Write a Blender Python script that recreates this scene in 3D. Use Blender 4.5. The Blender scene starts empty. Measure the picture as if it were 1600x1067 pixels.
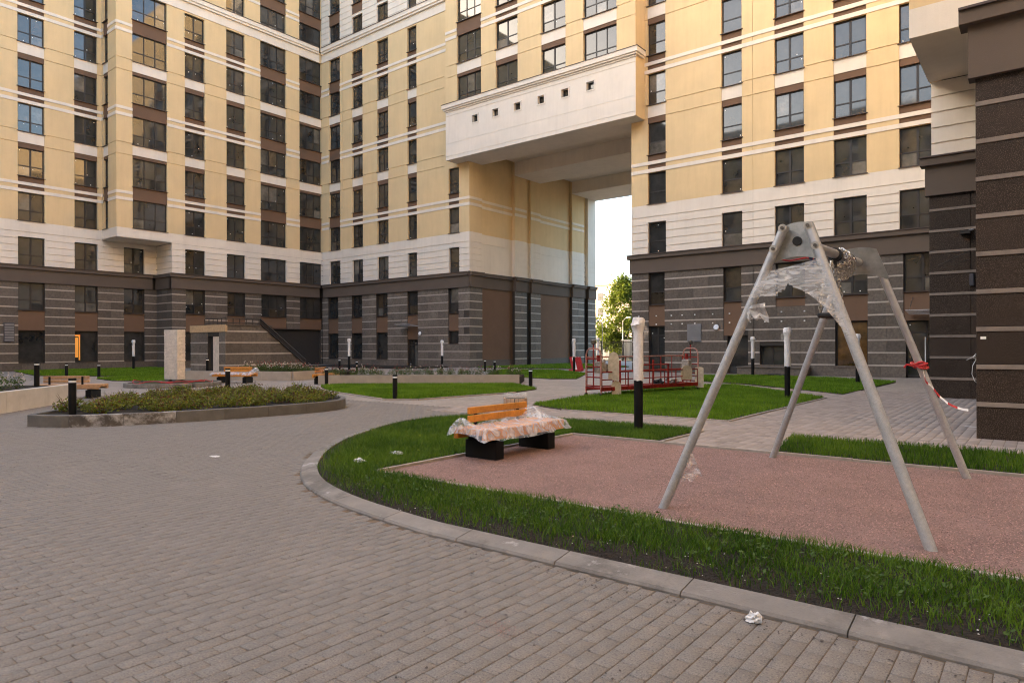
import bpy, bmesh, math, random
import numpy as np
from mathutils import Vector, Matrix
rad = math.radians
random.seed(7)
RNG = np.random.default_rng(7)
SC = bpy.context.scene
COL = SC.collection

# ---------------------------------------------------------------- camera, sky, sun, exposure
cd = bpy.data.cameras.new('camera')
cam = bpy.data.objects.new('camera', cd)
COL.objects.link(cam)
cam.matrix_world = Matrix.Translation((0, 0, 1.6)) @ Matrix.Rotation(rad(38.35), 4, 'Z') @ Matrix.Rotation(rad(90), 4, 'X') @ Matrix.Rotation(-0.003, 4, 'Z')
cd.sensor_width = 36.0
cd.lens = 36.0 * 1055 / 1600
cd.shift_y = 0.0049
cd.clip_start = 0.05
cd.clip_end = 2000
SC.camera = cam

SUN_EL, SUN_DIR = rad(15), Vector((-0.86, -0.51, 0))   # direction towards the sun
world = bpy.data.worlds.new('World')
SC.world = world
world.use_nodes = True
wn = world.node_tree
bg = wn.nodes['Background']
sky = wn.nodes.new('ShaderNodeTexSky')
sky.sky_type = 'NISHITA'
sky.sun_disc = False
sky.sun_elevation = SUN_EL
sky.sun_rotation = math.atan2(SUN_DIR.x, SUN_DIR.y)
sky.air_density = 1.0
sky.dust_density = 3.6
sky.ozone_density = 0.7
wn.links.new(sky.outputs[0], bg.inputs[0])
bg.inputs[1].default_value = 0.15
sl = bpy.data.lights.new('sun', 'SUN')
sl.energy = 3.2
sl.angle = rad(0.5)
sl.color = (1.0, 0.80, 0.58)
sun = bpy.data.objects.new('sun', sl)
COL.objects.link(sun)
sd = (SUN_DIR.normalized() * math.cos(SUN_EL) + Vector((0, 0, math.sin(SUN_EL)))).normalized()
sun.rotation_euler = sd.to_track_quat('Z', 'Y').to_euler()
VS = SC.view_settings
VS.view_transform = 'Standard'
VS.look = 'None'
VS.gamma = 1.0
VS.exposure = 2.86
VS.use_curve_mapping = False
SC.cycles.max_bounces = 8
SC.cycles.diffuse_bounces = 4
SC.cycles.transparent_max_bounces = 12
SC.cycles.use_denoising = True
SC.cycles.filter_width = 1.1

# ---------------------------------------------------------------- materials
MAT = {}


def mat(name, color, rough=0.8, var=0.12, scale=3.0, bump=0.0, bscale=60.0, spec=0.4, metal=0.0,
        objvar=0.0, attr=0.0, specks=None, dirt=None, ior=None, coat=0.0, detail=4.0, streak=0.0):
    """procedural principled material: noise tone variation, optional speckles, per-object / per-piece tone, dirt stains, bump"""
    m = bpy.data.materials.new(name)
    m.use_nodes = True
    nt = m.node_tree
    N, L = nt.nodes, nt.links
    p = N['Principled BSDF']
    tc = N.new('ShaderNodeTexCoord')
    nz = N.new('ShaderNodeTexNoise')
    nz.inputs['Scale'].default_value = scale
    nz.inputs['Detail'].default_value = detail
    nz.inputs['Roughness'].default_value = 0.65
    geo = N.new('ShaderNodeNewGeometry')
    L.new(geo.outputs['Position'], nz.inputs['Vector'])
    mr = N.new('ShaderNodeMapRange')
    mr.inputs[1].default_value = 0.3
    mr.inputs[2].default_value = 0.7
    mr.inputs[3].default_value = 1 - var
    mr.inputs[4].default_value = 1 + var
    L.new(nz.outputs[0], mr.inputs[0])
    val = mr.outputs[0]

    def mul(a, b):
        q = N.new('ShaderNodeMath')
        q.operation = 'MULTIPLY'
        L.new(a, q.inputs[0])
        L.new(b, q.inputs[1])
        return q.outputs[0]

    def rng(src, lo, hi, a=0.0, b=1.0):
        q = N.new('ShaderNodeMapRange')
        q.inputs[1].default_value, q.inputs[2].default_value, q.inputs[3].default_value, q.inputs[4].default_value = a, b, lo, hi
        L.new(src, q.inputs[0])
        return q.outputs[0]
    if objvar:
        oi = N.new('ShaderNodeObjectInfo')
        val = mul(val, rng(oi.outputs['Random'], 1 - objvar, 1 + objvar))
    if attr:
        at = N.new('ShaderNodeAttribute')
        at.attribute_name = 'tone'
        val = mul(val, rng(at.outputs['Fac'], 1 - attr, 1 + attr))
    rgb = N.new('ShaderNodeMixRGB')
    rgb.blend_type = 'MULTIPLY'
    rgb.inputs[0].default_value = 1
    rgb.inputs[1].default_value = (*color, 1)
    L.new(val, rgb.inputs[2])
    out = rgb.outputs[0]
    if specks:
        for (sc_, lo, hi, scol) in specks:
            v = N.new('ShaderNodeTexNoise')
            v.inputs['Scale'].default_value = sc_
            v.inputs['Detail'].default_value = 2
            L.new(geo.outputs['Position'], v.inputs['Vector'])
            mx = N.new('ShaderNodeMixRGB')
            L.new(rng(v.outputs[0], 0, 1, lo, hi), mx.inputs[0])
            L.new(out, mx.inputs[1])
            mx.inputs[2].default_value = (*scol, 1)
            out = mx.outputs[0]
    if streak:
        mp = N.new('ShaderNodeMapping')
        mp.inputs['Scale'].default_value = (1.6, 1.6, 0.16)
        L.new(geo.outputs['Position'], mp.inputs['Vector'])
        v = N.new('ShaderNodeTexNoise')
        v.inputs['Scale'].default_value = 1.5
        v.inputs['Detail'].default_value = 6
        v.inputs['Roughness'].default_value = 0.7
        L.new(mp.outputs[0], v.inputs['Vector'])
        mx = N.new('ShaderNodeMixRGB')
        mx.blend_type = 'MULTIPLY'
        L.new(rng(v.outputs[0], 0, streak, 0.45, 0.75), mx.inputs[0])
        L.new(out, mx.inputs[1])
        mx.inputs[2].default_value = (0.55, 0.5, 0.45, 1)
        out = mx.outputs[0]
    if dirt:
        for (sc_, lo, hi, amt, dcol) in dirt:
            v = N.new('ShaderNodeTexNoise')
            v.inputs['Scale'].default_value = sc_
            v.inputs['Detail'].default_value = 7
            v.inputs['Roughness'].default_value = 0.7
            L.new(geo.outputs['Position'], v.inputs['Vector'])
            mx = N.new('ShaderNodeMixRGB')
            L.new(rng(v.outputs[0], 0, amt, lo, hi), mx.inputs[0])
            L.new(out, mx.inputs[1])
            mx.inputs[2].default_value = (*dcol, 1)
            out = mx.outputs[0]
    L.new(out, p.inputs['Base Color'])
    p.inputs['Roughness'].default_value = rough
    p.inputs['Metallic'].default_value = metal
    p.inputs['Specular IOR Level'].default_value = spec
    if ior:
        p.inputs['IOR'].default_value = ior
    if coat:
        p.inputs['Coat Weight'].default_value = coat
    if bump:
        b = N.new('ShaderNodeTexNoise')
        b.inputs['Scale'].default_value = bscale
        b.inputs['Detail'].default_value = 3
        L.new(geo.outputs['Position'], b.inputs['Vector'])
        bp = N.new('ShaderNodeBump')
        bp.inputs['Strength'].default_value = bump
        bp.inputs['Distance'].default_value = 0.02
        L.new(b.outputs[0], bp.inputs['Height'])
        L.new(bp.outputs[0], p.inputs['Normal'])
    MAT[name] = m
    return m


def film(name, alpha, tint=(0.80, 0.80, 0.82), wr=5.0, amp=0.16, stretch=(1, 1, 1), bump=0.4):
    """thin plastic film: smooth folds lighten and darken it, streaks catch the light"""
    m = bpy.data.materials.new(name)
    m.use_nodes = True
    nt = m.node_tree
    N, L = nt.nodes, nt.links
    p = N['Principled BSDF']
    p.inputs['Base Color'].default_value = (*tint, 1)
    p.inputs['Roughness'].default_value = 0.25
    geo = N.new('ShaderNodeNewGeometry')
    mp = N.new('ShaderNodeMapping')
    mp.inputs['Scale'].default_value = stretch
    L.new(geo.outputs['Position'], mp.inputs['Vector'])
    nz = N.new('ShaderNodeTexNoise')
    nz.inputs['Scale'].default_value = wr
    nz.inputs['Detail'].default_value = 2.5
    nz.inputs['Distortion'].default_value = 2.5
    L.new(mp.outputs[0], nz.inputs['Vector'])
    mr = N.new('ShaderNodeMapRange')
    mr.inputs[1].default_value, mr.inputs[2].default_value = 0.3, 0.7
    mr.inputs[3].default_value, mr.inputs[4].default_value = max(0, alpha - amp), min(1, alpha + amp)
    L.new(nz.outputs[0], mr.inputs[0])
    L.new(mr.outputs[0], p.inputs['Alpha'])
    n2 = N.new('ShaderNodeTexNoise')
    n2.inputs['Scale'].default_value = wr * 2.5
    n2.inputs['Detail'].default_value = 2
    n2.inputs['Distortion'].default_value = 3
    L.new(mp.outputs[0], n2.inputs['Vector'])
    bp = N.new('ShaderNodeBump')
    bp.inputs['Strength'].default_value = bump
    bp.inputs['Distance'].default_value = 0.03
    L.new(n2.outputs[0], bp.inputs['Height'])
    L.new(bp.outputs[0], p.inputs['Normal'])
    MAT[name] = m


def leafmat(name, c1, c2, trans=0.35):
    m = bpy.data.materials.new(name)
    m.use_nodes = True
    nt = m.node_tree
    N, L = nt.nodes, nt.links
    for n in list(N):
        N.remove(n)
    o = N.new('ShaderNodeOutputMaterial')
    at = N.new('ShaderNodeAttribute')
    at.attribute_name = 'tone'
    mx = N.new('ShaderNodeMixRGB')
    L.new(at.outputs['Fac'], mx.inputs[0])
    mx.inputs[1].default_value = (*c1, 1)
    mx.inputs[2].default_value = (*c2, 1)
    d = N.new('ShaderNodeBsdfPrincipled')
    d.inputs['Roughness'].default_value = 0.55
    d.inputs['Specular IOR Level'].default_value = 0.25
    L.new(mx.outputs[0], d.inputs['Base Color'])
    t = N.new('ShaderNodeBsdfTranslucent')
    L.new(mx.outputs[0], t.inputs['Color'])
    ms = N.new('ShaderNodeMixShader')
    ms.inputs[0].default_value = trans
    L.new(d.outputs[0], ms.inputs[1])
    L.new(t.outputs[0], ms.inputs[2])
    L.new(ms.outputs[0], o.inputs[0])
    MAT[name] = m


def emis(name, color, strength):
    m = bpy.data.materials.new(name)
    m.use_nodes = True
    p = m.node_tree.nodes['Principled BSDF']
    p.inputs['Base Color'].default_value = (*color, 1)
    p.inputs['Emission Color'].default_value = (*color, 1)
    p.inputs['Emission Strength'].default_value = strength
    MAT[name] = m


mat('stucco_yellow', (0.70, 0.525, 0.295), 0.9, 0.05, 0.6, 0.3, 60, streak=0.16)
mat('stucco_white', (0.76, 0.68, 0.585), 0.9, 0.05, 0.6, 0.3, 60, streak=0.16)
mat('stucco_brown', (0.155, 0.092, 0.058), 0.9, 0.06, 0.8, 0.25, 90)
mat('frieze_stucco', (0.115, 0.088, 0.07), 0.9, 0.07, 0.8, 0.25, 90)
mat('metal_brown', (0.075, 0.05, 0.042), 0.45, 0.05, 2.0)
mat('frame_dark', (0.024, 0.019, 0.0175), 0.45, 0.05, 2.0)
mat('mortar', (0.05, 0.042, 0.036), 0.95, 0.1)
mat('stone_dark', (0.115, 0.095, 0.079), 0.6, 0.26, 9.0, 0.08, 60, spec=0.22, objvar=0.2,
    dirt=[(1.3, 0.60, 0.78, 0.35, (0.22, 0.19, 0.16)), (6.0, 0.63, 0.75, 0.3, (0.25, 0.22, 0.19))])
mat('stone_dirty', (0.140, 0.116, 0.097), 0.6, 0.3, 9.0, 0.08, 60, spec=0.22, objvar=0.16,
    dirt=[(1.0, 0.52, 0.72, 0.45, (0.30, 0.26, 0.22)), (14.0, 0.58, 0.70, 0.5, (0.34, 0.30, 0.26))])
mat('stone_light', (0.40, 0.345, 0.30), 0.6, 0.12, 9.0, 0.05, 60, objvar=0.12)
mat('granite_dark', (0.030, 0.021, 0.016), 0.55, 0.2, 2.5, 0.05, 120, spec=0.18, objvar=0.14,
    specks=[(75, 0.54, 0.62, (0.10, 0.072, 0.055)), (130, 0.60, 0.68, (0.012, 0.010, 0.010))])
mat('granite_light', (0.20, 0.165, 0.14), 0.6, 0.15, 6.0, 0.05, 120, spec=0.2, objvar=0.1,
    specks=[(110, 0.56, 0.66, (0.28, 0.23, 0.19))])
mat('glass', (0.034, 0.033, 0.031), 0.03, 0.5, 0.8, 0.03, 1.1, spec=0.5, ior=1.65)
mat('glass_pale', (0.115, 0.105, 0.09), 0.05, 0.6, 0.9, 0.03, 1.1, spec=0.5, ior=1.7)
mat('glass_brown', (0.05, 0.038, 0.025), 0.05, 0.6, 1.2, 0.03, 1.1, spec=0.5, ior=1.7)
mat('glass_warm', (0.10, 0.05, 0.015), 0.05, 0.7, 1.2, 0.012, 1.1, spec=0.5, ior=1.7)
emis('lit_room', (1.0, 0.42, 0.07), 0.04)
mat('sticker', (0.85, 0.85, 0.82), 0.5, 0.02)
mat('core_dark', (0.03, 0.027, 0.025), 0.95, 0.05)
mat('paver', (0.166, 0.148, 0.131), 0.62, 0.12, 5.0, 0.30, 140, attr=0.055,
    specks=[(85, 0.52, 0.60, (0.105, 0.095, 0.088)), (110, 0.60, 0.68, (0.25, 0.225, 0.20))],
    dirt=[(0.55, 0.55, 0.80, 0.5, (0.25, 0.222, 0.20)), (1.7, 0.66, 0.80, 0.6, (0.24, 0.175, 0.115)), (0.8, 0.60, 0.76, 0.35, (0.12, 0.10, 0.09)), (45, 0.66, 0.76, 0.4, (0.11, 0.095, 0.085))])
mat('paver_single', (0.166, 0.148, 0.131), 0.62, 0.12, 5.0, 0.30, 140, objvar=0.055,
    specks=[(85, 0.52, 0.60, (0.105, 0.095, 0.088)), (110, 0.60, 0.68, (0.25, 0.225, 0.20))],
    dirt=[(0.55, 0.55, 0.80, 0.5, (0.25, 0.222, 0.20)), (1.7, 0.66, 0.80, 0.6, (0.24, 0.175, 0.115)), (0.8, 0.60, 0.76, 0.35, (0.12, 0.10, 0.09)), (45, 0.66, 0.76, 0.4, (0.11, 0.095, 0.085))])
mat('plaza_paver', (0.255, 0.217, 0.195), 0.8, 0.1, 5.0, 0.30, 140, attr=0.22,
    dirt=[(0.7, 0.6, 0.8, 0.3, (0.30, 0.24, 0.19))])
mat('joint_sand', (0.135, 0.095, 0.063), 0.98, 0.35, 2.0, 0.3, 200)
mat('kerb_concrete', (0.185, 0.170, 0.156), 0.85, 0.16, 4.0, 0.35, 80, objvar=0.12,
    dirt=[(1.3, 0.50, 0.60, 0.7, (0.085, 0.078, 0.07)), (1.9, 0.60, 0.67, 0.75, (0.40, 0.385, 0.38)), (9, 0.58, 0.7, 0.4, (0.26, 0.24, 0.22))])
mat('kerb_dark', (0.112, 0.106, 0.10), 0.85, 0.2, 4.0, 0.35, 80, objvar=0.15,
    dirt=[(3.0, 0.58, 0.76, 0.5, (0.20, 0.18, 0.155))])
mat('kerb_limed', (0.09, 0.08, 0.072), 0.85, 0.2, 4.0, 0.35, 80,
    dirt=[(3.2, 0.48, 0.64, 0.85, (0.42, 0.42, 0.44))])
mat('concrete', (0.34, 0.29, 0.24), 0.85, 0.12, 2.0, 0.2, 60, dirt=[(2.5, 0.58, 0.8, 0.35, (0.20, 0.17, 0.14))])
mat('concrete_pale', (0.50, 0.475, 0.445), 0.85, 0.12, 2.0, 0.2, 60, dirt=[(2.5, 0.58, 0.8, 0.4, (0.22, 0.19, 0.155))])
mat('edging', (0.30, 0.265, 0.23), 0.9, 0.2, 6.0, 0.2, 60)
mat('soil', (0.013, 0.009, 0.006), 0.98, 0.5, 12.0, 1.0, 40)
mat('clod', (0.017, 0.012, 0.008), 0.98, 0.5, 20.0, attr=0.5)
mat('lawn_soil', (0.036, 0.034, 0.014), 0.98, 0.4, 6.0, 0.8, 45)
mat('gravel', (0.205, 0.133, 0.115), 0.95, 0.2, 1.3, 0.8, 110, dirt=[(2.2, 0.54, 0.72, 0.5, (0.13, 0.088, 0.078)), (0.9, 0.56, 0.74, 0.35, (0.27, 0.18, 0.155))], specks=[(70, 0.56, 0.66, (0.36, 0.22, 0.19)), (90, 0.60, 0.68, (0.12, 0.07, 0.06))])
mat('gravel_stone', (0.26, 0.155, 0.132), 0.9, 0.1, 3.0, attr=0.6)
mat('earth', (0.10, 0.09, 0.075), 0.98, 0.3, 0.3)
mat('galvanised', (0.33, 0.34, 0.36), 0.42, 0.12, 16.0, 0.06, 60, metal=0.3)
mat('steel_plate', (0.25, 0.25, 0.235), 0.5, 0.25, 9.0, 0.08, 40, metal=0.4)
mat('washer_steel', (0.42, 0.40, 0.37), 0.45, 0.2, 30.0, metal=0.4)
mat('shiny_tube', (0.48, 0.48, 0.50), 0.3, 0.1, 12.0, metal=0.6)
mat('chain_steel', (0.50, 0.48, 0.45), 0.35, 0.2, 30.0, metal=0.9)
mat('bolt_steel', (0.12, 0.11, 0.10), 0.4, 0.2, 30.0, metal=0.5)
mat('rubber_black', (0.014, 0.014, 0.015), 0.7, 0.2, 20.0)
mat('paint_black', (0.006, 0.006, 0.007), 0.55, 0.2, 8.0, spec=0.2)
mat('paint_white', (0.80, 0.80, 0.80), 0.4, 0.05, 8.0)
mat('lamp_diffuser', (0.86, 0.87, 0.92), 0.3, 0.05, 8.0)
mat('wrap_white', (0.74, 0.72, 0.72), 0.35, 0.12, 30.0, 0.8, 28)
mat('wrap_cream', (0.62, 0.54, 0.46), 0.4, 0.2, 6.0, 0.9, 14, dirt=[(3.0, 0.5, 0.7, 0.35, (0.42, 0.36, 0.30))])
mat('wood_orange', (0.50, 0.205, 0.032), 0.45, 0.2, 14.0, 0.08, 60, objvar=0.12, coat=0.2, dirt=[(38, 0.62, 0.72, 0.6, (0.20, 0.07, 0.015))])
mat('wood_pale', (0.44, 0.26, 0.14), 0.6, 0.2, 14.0, 0.08, 60, objvar=0.12)
mat('plywood', (0.50, 0.42, 0.31), 0.8, 0.2, 9.0, 0.15, 60)
mat('paint_red', (0.20, 0.016, 0.012), 0.55, 0.4, 9.0, 0.2, 60, spec=0.2, dirt=[(14.0, 0.62, 0.72, 0.45, (0.34, 0.20, 0.15))])
mat('paint_redpale', (0.34, 0.15, 0.12), 0.6, 0.35, 9.0, 0.2, 60, dirt=[(8.0, 0.5, 0.7, 0.7, (0.45, 0.38, 0.32))])
mat('tape_red', (0.42, 0.025, 0.03), 0.5, 0.2, 9.0)
mat('strap_blue', (0.03, 0.06, 0.16), 0.7, 0.2, 9.0)
mat('white_paper', (0.66, 0.66, 0.67), 0.6, 0.1, 30.0, 0.5, 50)
mat('sack_grey', (0.30, 0.27, 0.24), 0.8, 0.4, 12.0, 0.6, 30)
mat('pebble', (0.07, 0.06, 0.055), 0.9, 0.3, 30.0)
mat('bark', (0.10, 0.075, 0.055), 0.95, 0.3, 12.0, 0.6, 40)
mat('far_wall', (0.66, 0.52, 0.42), 0.9, 0.05, 0.3)
mat('far_window', (0.06, 0.06, 0.07), 0.2, 0.2, 1.0)
mat('metal_grey', (0.20, 0.20, 0.21), 0.5, 0.1, 3.0, metal=0.3)
mat('vent_blue', (0.055, 0.055, 0.068), 0.5, 0.1, 3.0)
mat('timber_trim', (0.50, 0.34, 0.19), 0.7, 0.2, 6.0, 0.1, 60)
mat('court_far', (0.26, 0.227, 0.20), 0.65, 0.14, 0.7, 0.1, 40)  # paler than the near pavers: grazing sky light put into the colour
film('film_clear', 0.34, tint=(0.80, 0.84, 0.92), wr=4.5, amp=0.22, bump=0.6)
film('film_thin', 0.30, tint=(0.78, 0.77, 0.76), wr=3.0, amp=0.15, stretch=(1.5, 1.5, 5), bump=0.03)
film('film_wrap', 0.22, tint=(0.7, 0.7, 0.7), wr=14.0, amp=0.05)
film('film_white', 0.55, wr=10.0, amp=0.15)
leafmat('grass_blade', (0.030, 0.085, 0.004), (0.125, 0.220, 0.016), 0.3)
leafmat('grass_far', (0.075, 0.165, 0.006), (0.185, 0.320, 0.022), 0.3)
leafmat('weed_leaf', (0.045, 0.090, 0.015), (0.090, 0.150, 0.035), 0.3)
leafmat('shrub_leaf', (0.055, 0.080, 0.008), (0.220, 0.235, 0.025), 0.3)
leafmat('shrub_red', (0.10, 0.035, 0.015), (0.17, 0.08, 0.03), 0.3)
leafmat('rose_leaf', (0.035, 0.070, 0.012), (0.105, 0.150, 0.030), 0.3)
leafmat('petal_red', (0.28, 0.03, 0.03), (0.50, 0.14, 0.12), 0.3)
leafmat('petal_white', (0.55, 0.45, 0.38), (0.80, 0.72, 0.66), 0.3)
leafmat('tree_leaf', (0.06, 0.10, 0.010), (0.17, 0.20, 0.020), 0.45)


def brick_mat(name, base):
    """far paving: the same 0.1 x 0.2 m pavers as the modelled ones, rows along Y"""
    m = MAT[base]
    nt = m.node_tree
    N, L = nt.nodes, nt.links
    p = N['Principled BSDF']
    src = p.inputs['Base Color'].links[0].from_socket
    geo = N.new('ShaderNodeNewGeometry')
    mp = N.new('ShaderNodeMapping')
    mp.inputs['Rotation'].default_value = (0, 0, rad(90))
    L.new(geo.outputs['Position'], mp.inputs['Vector'])
    br = N.new('ShaderNodeTexBrick')
    br.inputs['Scale'].default_value = 1.0
    br.inputs['Brick Width'].default_value = 0.2
    br.inputs['Row Height'].default_value = 0.1
    br.inputs['Mortar Size'].default_value = 0.003
    br.inputs['Color1'].default_value = (0.88, 0.88, 0.88, 1)
    br.inputs['Color2'].default_value = (1.12, 1.12, 1.12, 1)
    br.inputs['Mortar'].default_value = (0.55, 0.45, 0.35, 1)
    L.new(mp.outputs[0], br.inputs['Vector'])
    mx = N.new('ShaderNodeMixRGB')
    mx.blend_type = 'MULTIPLY'
    mx.inputs[0].default_value = 1
    L.new(src, mx.inputs[1])
    L.new(br.outputs[0], mx.inputs[2])
    L.new(mx.outputs[0], p.inputs['Base Color'])


brick_mat('court_far', 'court_far')

# ---------------------------------------------------------------- object helpers
WL = {}   # world location of every root / parent


def tag(o, label=None, cat=None, group=None, kind=None):
    if label:
        o['label'] = label
    if cat:
        o['category'] = cat
    if group:
        o['group'] = group
    if kind:
        o['kind'] = kind
    return o


def thing(name, label, cat, loc=(0, 0, 0), group=None, rz=0.0):
    o = bpy.data.objects.new(name, None)
    COL.objects.link(o)
    o.location = loc
    o.rotation_euler = (0, 0, rz)
    o.empty_display_size = 0.2
    WL[o.name] = Vector(loc)
    return tag(o, label, cat, group)


def link(name, me, parent=None, loc=(0, 0, 0), rot=None, scale=None):
    """loc is a world position (for un-rotated parents); the child sits at loc minus the parent's own position"""
    o = bpy.data.objects.new(name, me)
    COL.objects.link(o)
    base = WL.get(parent.name, Vector((0, 0, 0))) if parent else Vector((0, 0, 0))
    if parent:
        o.parent = parent
    o.location = Vector(loc) - base
    if rot:
        o.rotation_euler = rot
    if scale:
        o.scale = scale
    WL[o.name] = Vector(loc)
    return o


def copy_tree(o, parent=None):
    c = o.copy()
    COL.objects.link(c)
    if parent:
        c.parent = parent
    for ch in list(o.children):
        copy_tree(ch, c)
    return c


class MB:
    """collects shapes; build() links them as one mesh object"""

    def __init__(s):
        s.v, s.f, s.m = [], [], []
        s.mats = []

    def mi(s, m):
        if m not in s.mats:
            s.mats.append(m)
        return s.mats.index(m)

    def add(s, vs, fs, m):
        b = len(s.v)
        i = s.mi(m)
        s.v.extend([tuple(v) for v in vs])
        for f in fs:
            s.f.append(tuple(b + k for k in f))
            s.m.append(i)

    def box(s, x0, x1, y0, y1, z0, z1, m):
        s.add([(x0, y0, z0), (x1, y0, z0), (x1, y1, z0), (x0, y1, z0), (x0, y0, z1), (x1, y0, z1), (x1, y1, z1), (x0, y1, z1)],
              [(0, 3, 2, 1), (4, 5, 6, 7), (0, 1, 5, 4), (1, 2, 6, 5), (2, 3, 7, 6), (3, 0, 4, 7)], m)

    def cbox(s, x0, x1, y0, y1, z0, z1, m, c=0.01):
        """box with chamfered edges"""
        X, Y, Z = (x0, x1), (y0, y1), (z0, z1)
        bm = bmesh.new()
        vs = [bm.verts.new((x, y, z)) for z in Z for y in Y for x in X]
        for f in [(0, 2, 3, 1), (4, 5, 7, 6), (0, 1, 5, 4), (1, 3, 7, 5), (3, 2, 6, 7), (2, 0, 4, 6)]:
            bm.faces.new([vs[k] for k in f])
        bmesh.ops.bevel(bm, geom=bm.edges[:], offset=c, segments=1, affect='EDGES')
        bm.verts.index_update()
        s.add([v.co[:] for v in bm.verts], [[v.index for v in f.verts] for f in bm.faces], m)
        bm.free()

    def obox(s, c, ax, hl, m):
        """oriented box: centre, three axes, half lengths"""
        c = Vector(c)
        A = [Vector(a).normalized() * h for a, h in zip(ax, hl)]
        vs = [c + A[0] * i + A[1] * j + A[2] * k for k in (-1, 1) for j in (-1, 1) for i in (-1, 1)]
        s.add([v[:] for v in vs], [(0, 2, 3, 1), (4, 5, 7, 6), (0, 1, 5, 4), (1, 3, 7, 5), (3, 2, 6, 7), (2, 0, 4, 6)], m)

    def tube(s, pts, r, m, n=10, cap=True, jit=0.0):
        pts = [Vector(p) for p in pts]
        R = r if isinstance(r, (list, tuple)) else [r] * len(pts)
        d0 = (pts[1] - pts[0]).normalized()
        up = Vector((0, 0, 1)) if abs(d0.z) < 0.9 else Vector((1, 0, 0))
        u = d0.cross(up).normalized()
        vs = []
        for i, p in enumerate(pts):
            d = (pts[min(i + 1, len(pts) - 1)] - pts[max(i - 1, 0)]).normalized()
            u = (u - d * u.dot(d)).normalized()
            w = d.cross(u)
            for k in range(n):
                a = 2 * math.pi * k / n
                rr = R[i] * (1 + random.uniform(-jit, jit))
                vs.append((p + u * (math.cos(a) * rr) + w * (math.sin(a) * rr))[:])
        fs = []
        for i in range(len(pts) - 1):
            for k in range(n):
                k2 = (k + 1) % n
                fs.append((i * n + k, i * n + k2, (i + 1) * n + k2, (i + 1) * n + k))
        if cap:
            fs.append(tuple(range(n - 1, -1, -1)))
            fs.append(tuple((len(pts) - 1) * n + k for k in range(n)))
        s.add(vs, fs, m)

    def lathe(s, c, prof, m, n=16):
        vs, fs = [], []
        for (r, z) in prof:
            for k in range(n):
                a = 2 * math.pi * k / n
                vs.append((c[0] + r * math.cos(a), c[1] + r * math.sin(a), c[2] + z))
        for i in range(len(prof) - 1):
            for k in range(n):
                k2 = (k + 1) % n
                fs.append((i * n + k, i * n + k2, (i + 1) * n + k2, (i + 1) * n + k))
        fs.append(tuple(range(n - 1, -1, -1)))
        fs.append(tuple((len(prof) - 1) * n + k for k in range(n)))
        s.add(vs, fs, m)

    def prism(s, poly, z0, z1, m):
        n = len(poly)
        vs = [(x, y, z0) for x, y in poly] + [(x, y, z1) for x, y in poly]
        fs = [tuple(range(n - 1, -1, -1)), tuple(range(n, 2 * n))]
        fs += [(k, (k + 1) % n, n + (k + 1) % n, n + k) for k in range(n)]
        s.add(vs, fs, m)

    def mesh(s, name, off=(0, 0, 0)):
        me = bpy.data.meshes.new(name)
        v = [(a - off[0], b - off[1], c - off[2]) for a, b, c in s.v]
        me.from_pydata(v, [], s.f)
        for m in s.mats:
            me.materials.append(MAT[m])
        me.polygons.foreach_set('material_index', s.m)
        me.update()
        return me

    def build(s, name, parent=None, smooth=False, at=None):
        """vertices are in world space; origin at `at` or at the parent's origin"""
        org = Vector(at) if at is not None else (WL.get(parent.name, Vector()) if parent else Vector())
        me = s.mesh(name, org)
        if smooth:
            me.shade_smooth()
            try:
                me.set_sharp_from_angle(angle=rad(40))
            except Exception:
                pass
        return link(name, me, parent, org)


def raw_mesh(name, V, T, tone=None, mats=()):
    """numpy triangles -> mesh"""
    me = bpy.data.meshes.new(name)
    V = np.asarray(V, np.float32)
    T = np.asarray(T, np.int32)
    me.vertices.add(len(V))
    me.vertices.foreach_set('co', V.ravel())
    k = T.shape[1]
    me.loops.add(T.size)
    me.loops.foreach_set('vertex_index', T.ravel())
    me.polygons.add(len(T))
    me.polygons.foreach_set('loop_start', np.arange(len(T), dtype=np.int32) * k)
    me.polygons.foreach_set('loop_total', np.full(len(T), k, np.int32))
    for m in mats:
        me.materials.append(MAT[m])
    me.update(calc_edges=True)
    if tone is not None:
        a = me.attributes.new('tone', 'FLOAT', 'POINT')
        a.data.foreach_set('value', np.asarray(tone, np.float32))
    return me


def inside(P, poly):
    x, y = P[:, 0], P[:, 1]
    r = np.zeros(len(P), bool)
    n = len(poly)
    for i in range(n):
        x1, y1 = poly[i]
        x2, y2 = poly[(i + 1) % n]
        c = ((y1 > y) != (y2 > y))
        with np.errstate(divide='ignore', invalid='ignore'):
            xi = (x2 - x1) * (y - y1) / (y2 - y1 + 1e-12) + x1
        r ^= c & (x < xi)
    return r


def sample(poly, n):
    p = np.array(poly)
    lo, hi = p.min(0), p.max(0)
    out = []
    tot = 0
    while tot < n:
        q = RNG.uniform(lo, hi, (n * 2, 2))
        q = q[inside(q, poly)]
        out.append(q)
        tot += len(q)
    return np.concatenate(out)[:n]


def vnoise(P, s, seed):
    r = np.random.default_rng(seed).random((64, 64))
    q = P / s + 500
    i = np.floor(q).astype(int)
    f = q - i
    f = f * f * (3 - 2 * f)
    g = lambda a, b: r[(i[:, 0] + a) % 64, (i[:, 1] + b) % 64]
    return (g(0, 0) * (1 - f[:, 0]) + g(1, 0) * f[:, 0]) * (1 - f[:, 1]) + (g(0, 1) * (1 - f[:, 0]) + g(1, 1) * f[:, 0]) * f[:, 1]


UNIT = {}


def unit_cube(m):
    if m not in UNIT:
        b = MB()
        b.box(-.5, .5, -.5, .5, -.5, .5, m)
        UNIT[m] = b.mesh('unit_' + m)
    return UNIT[m]


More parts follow.
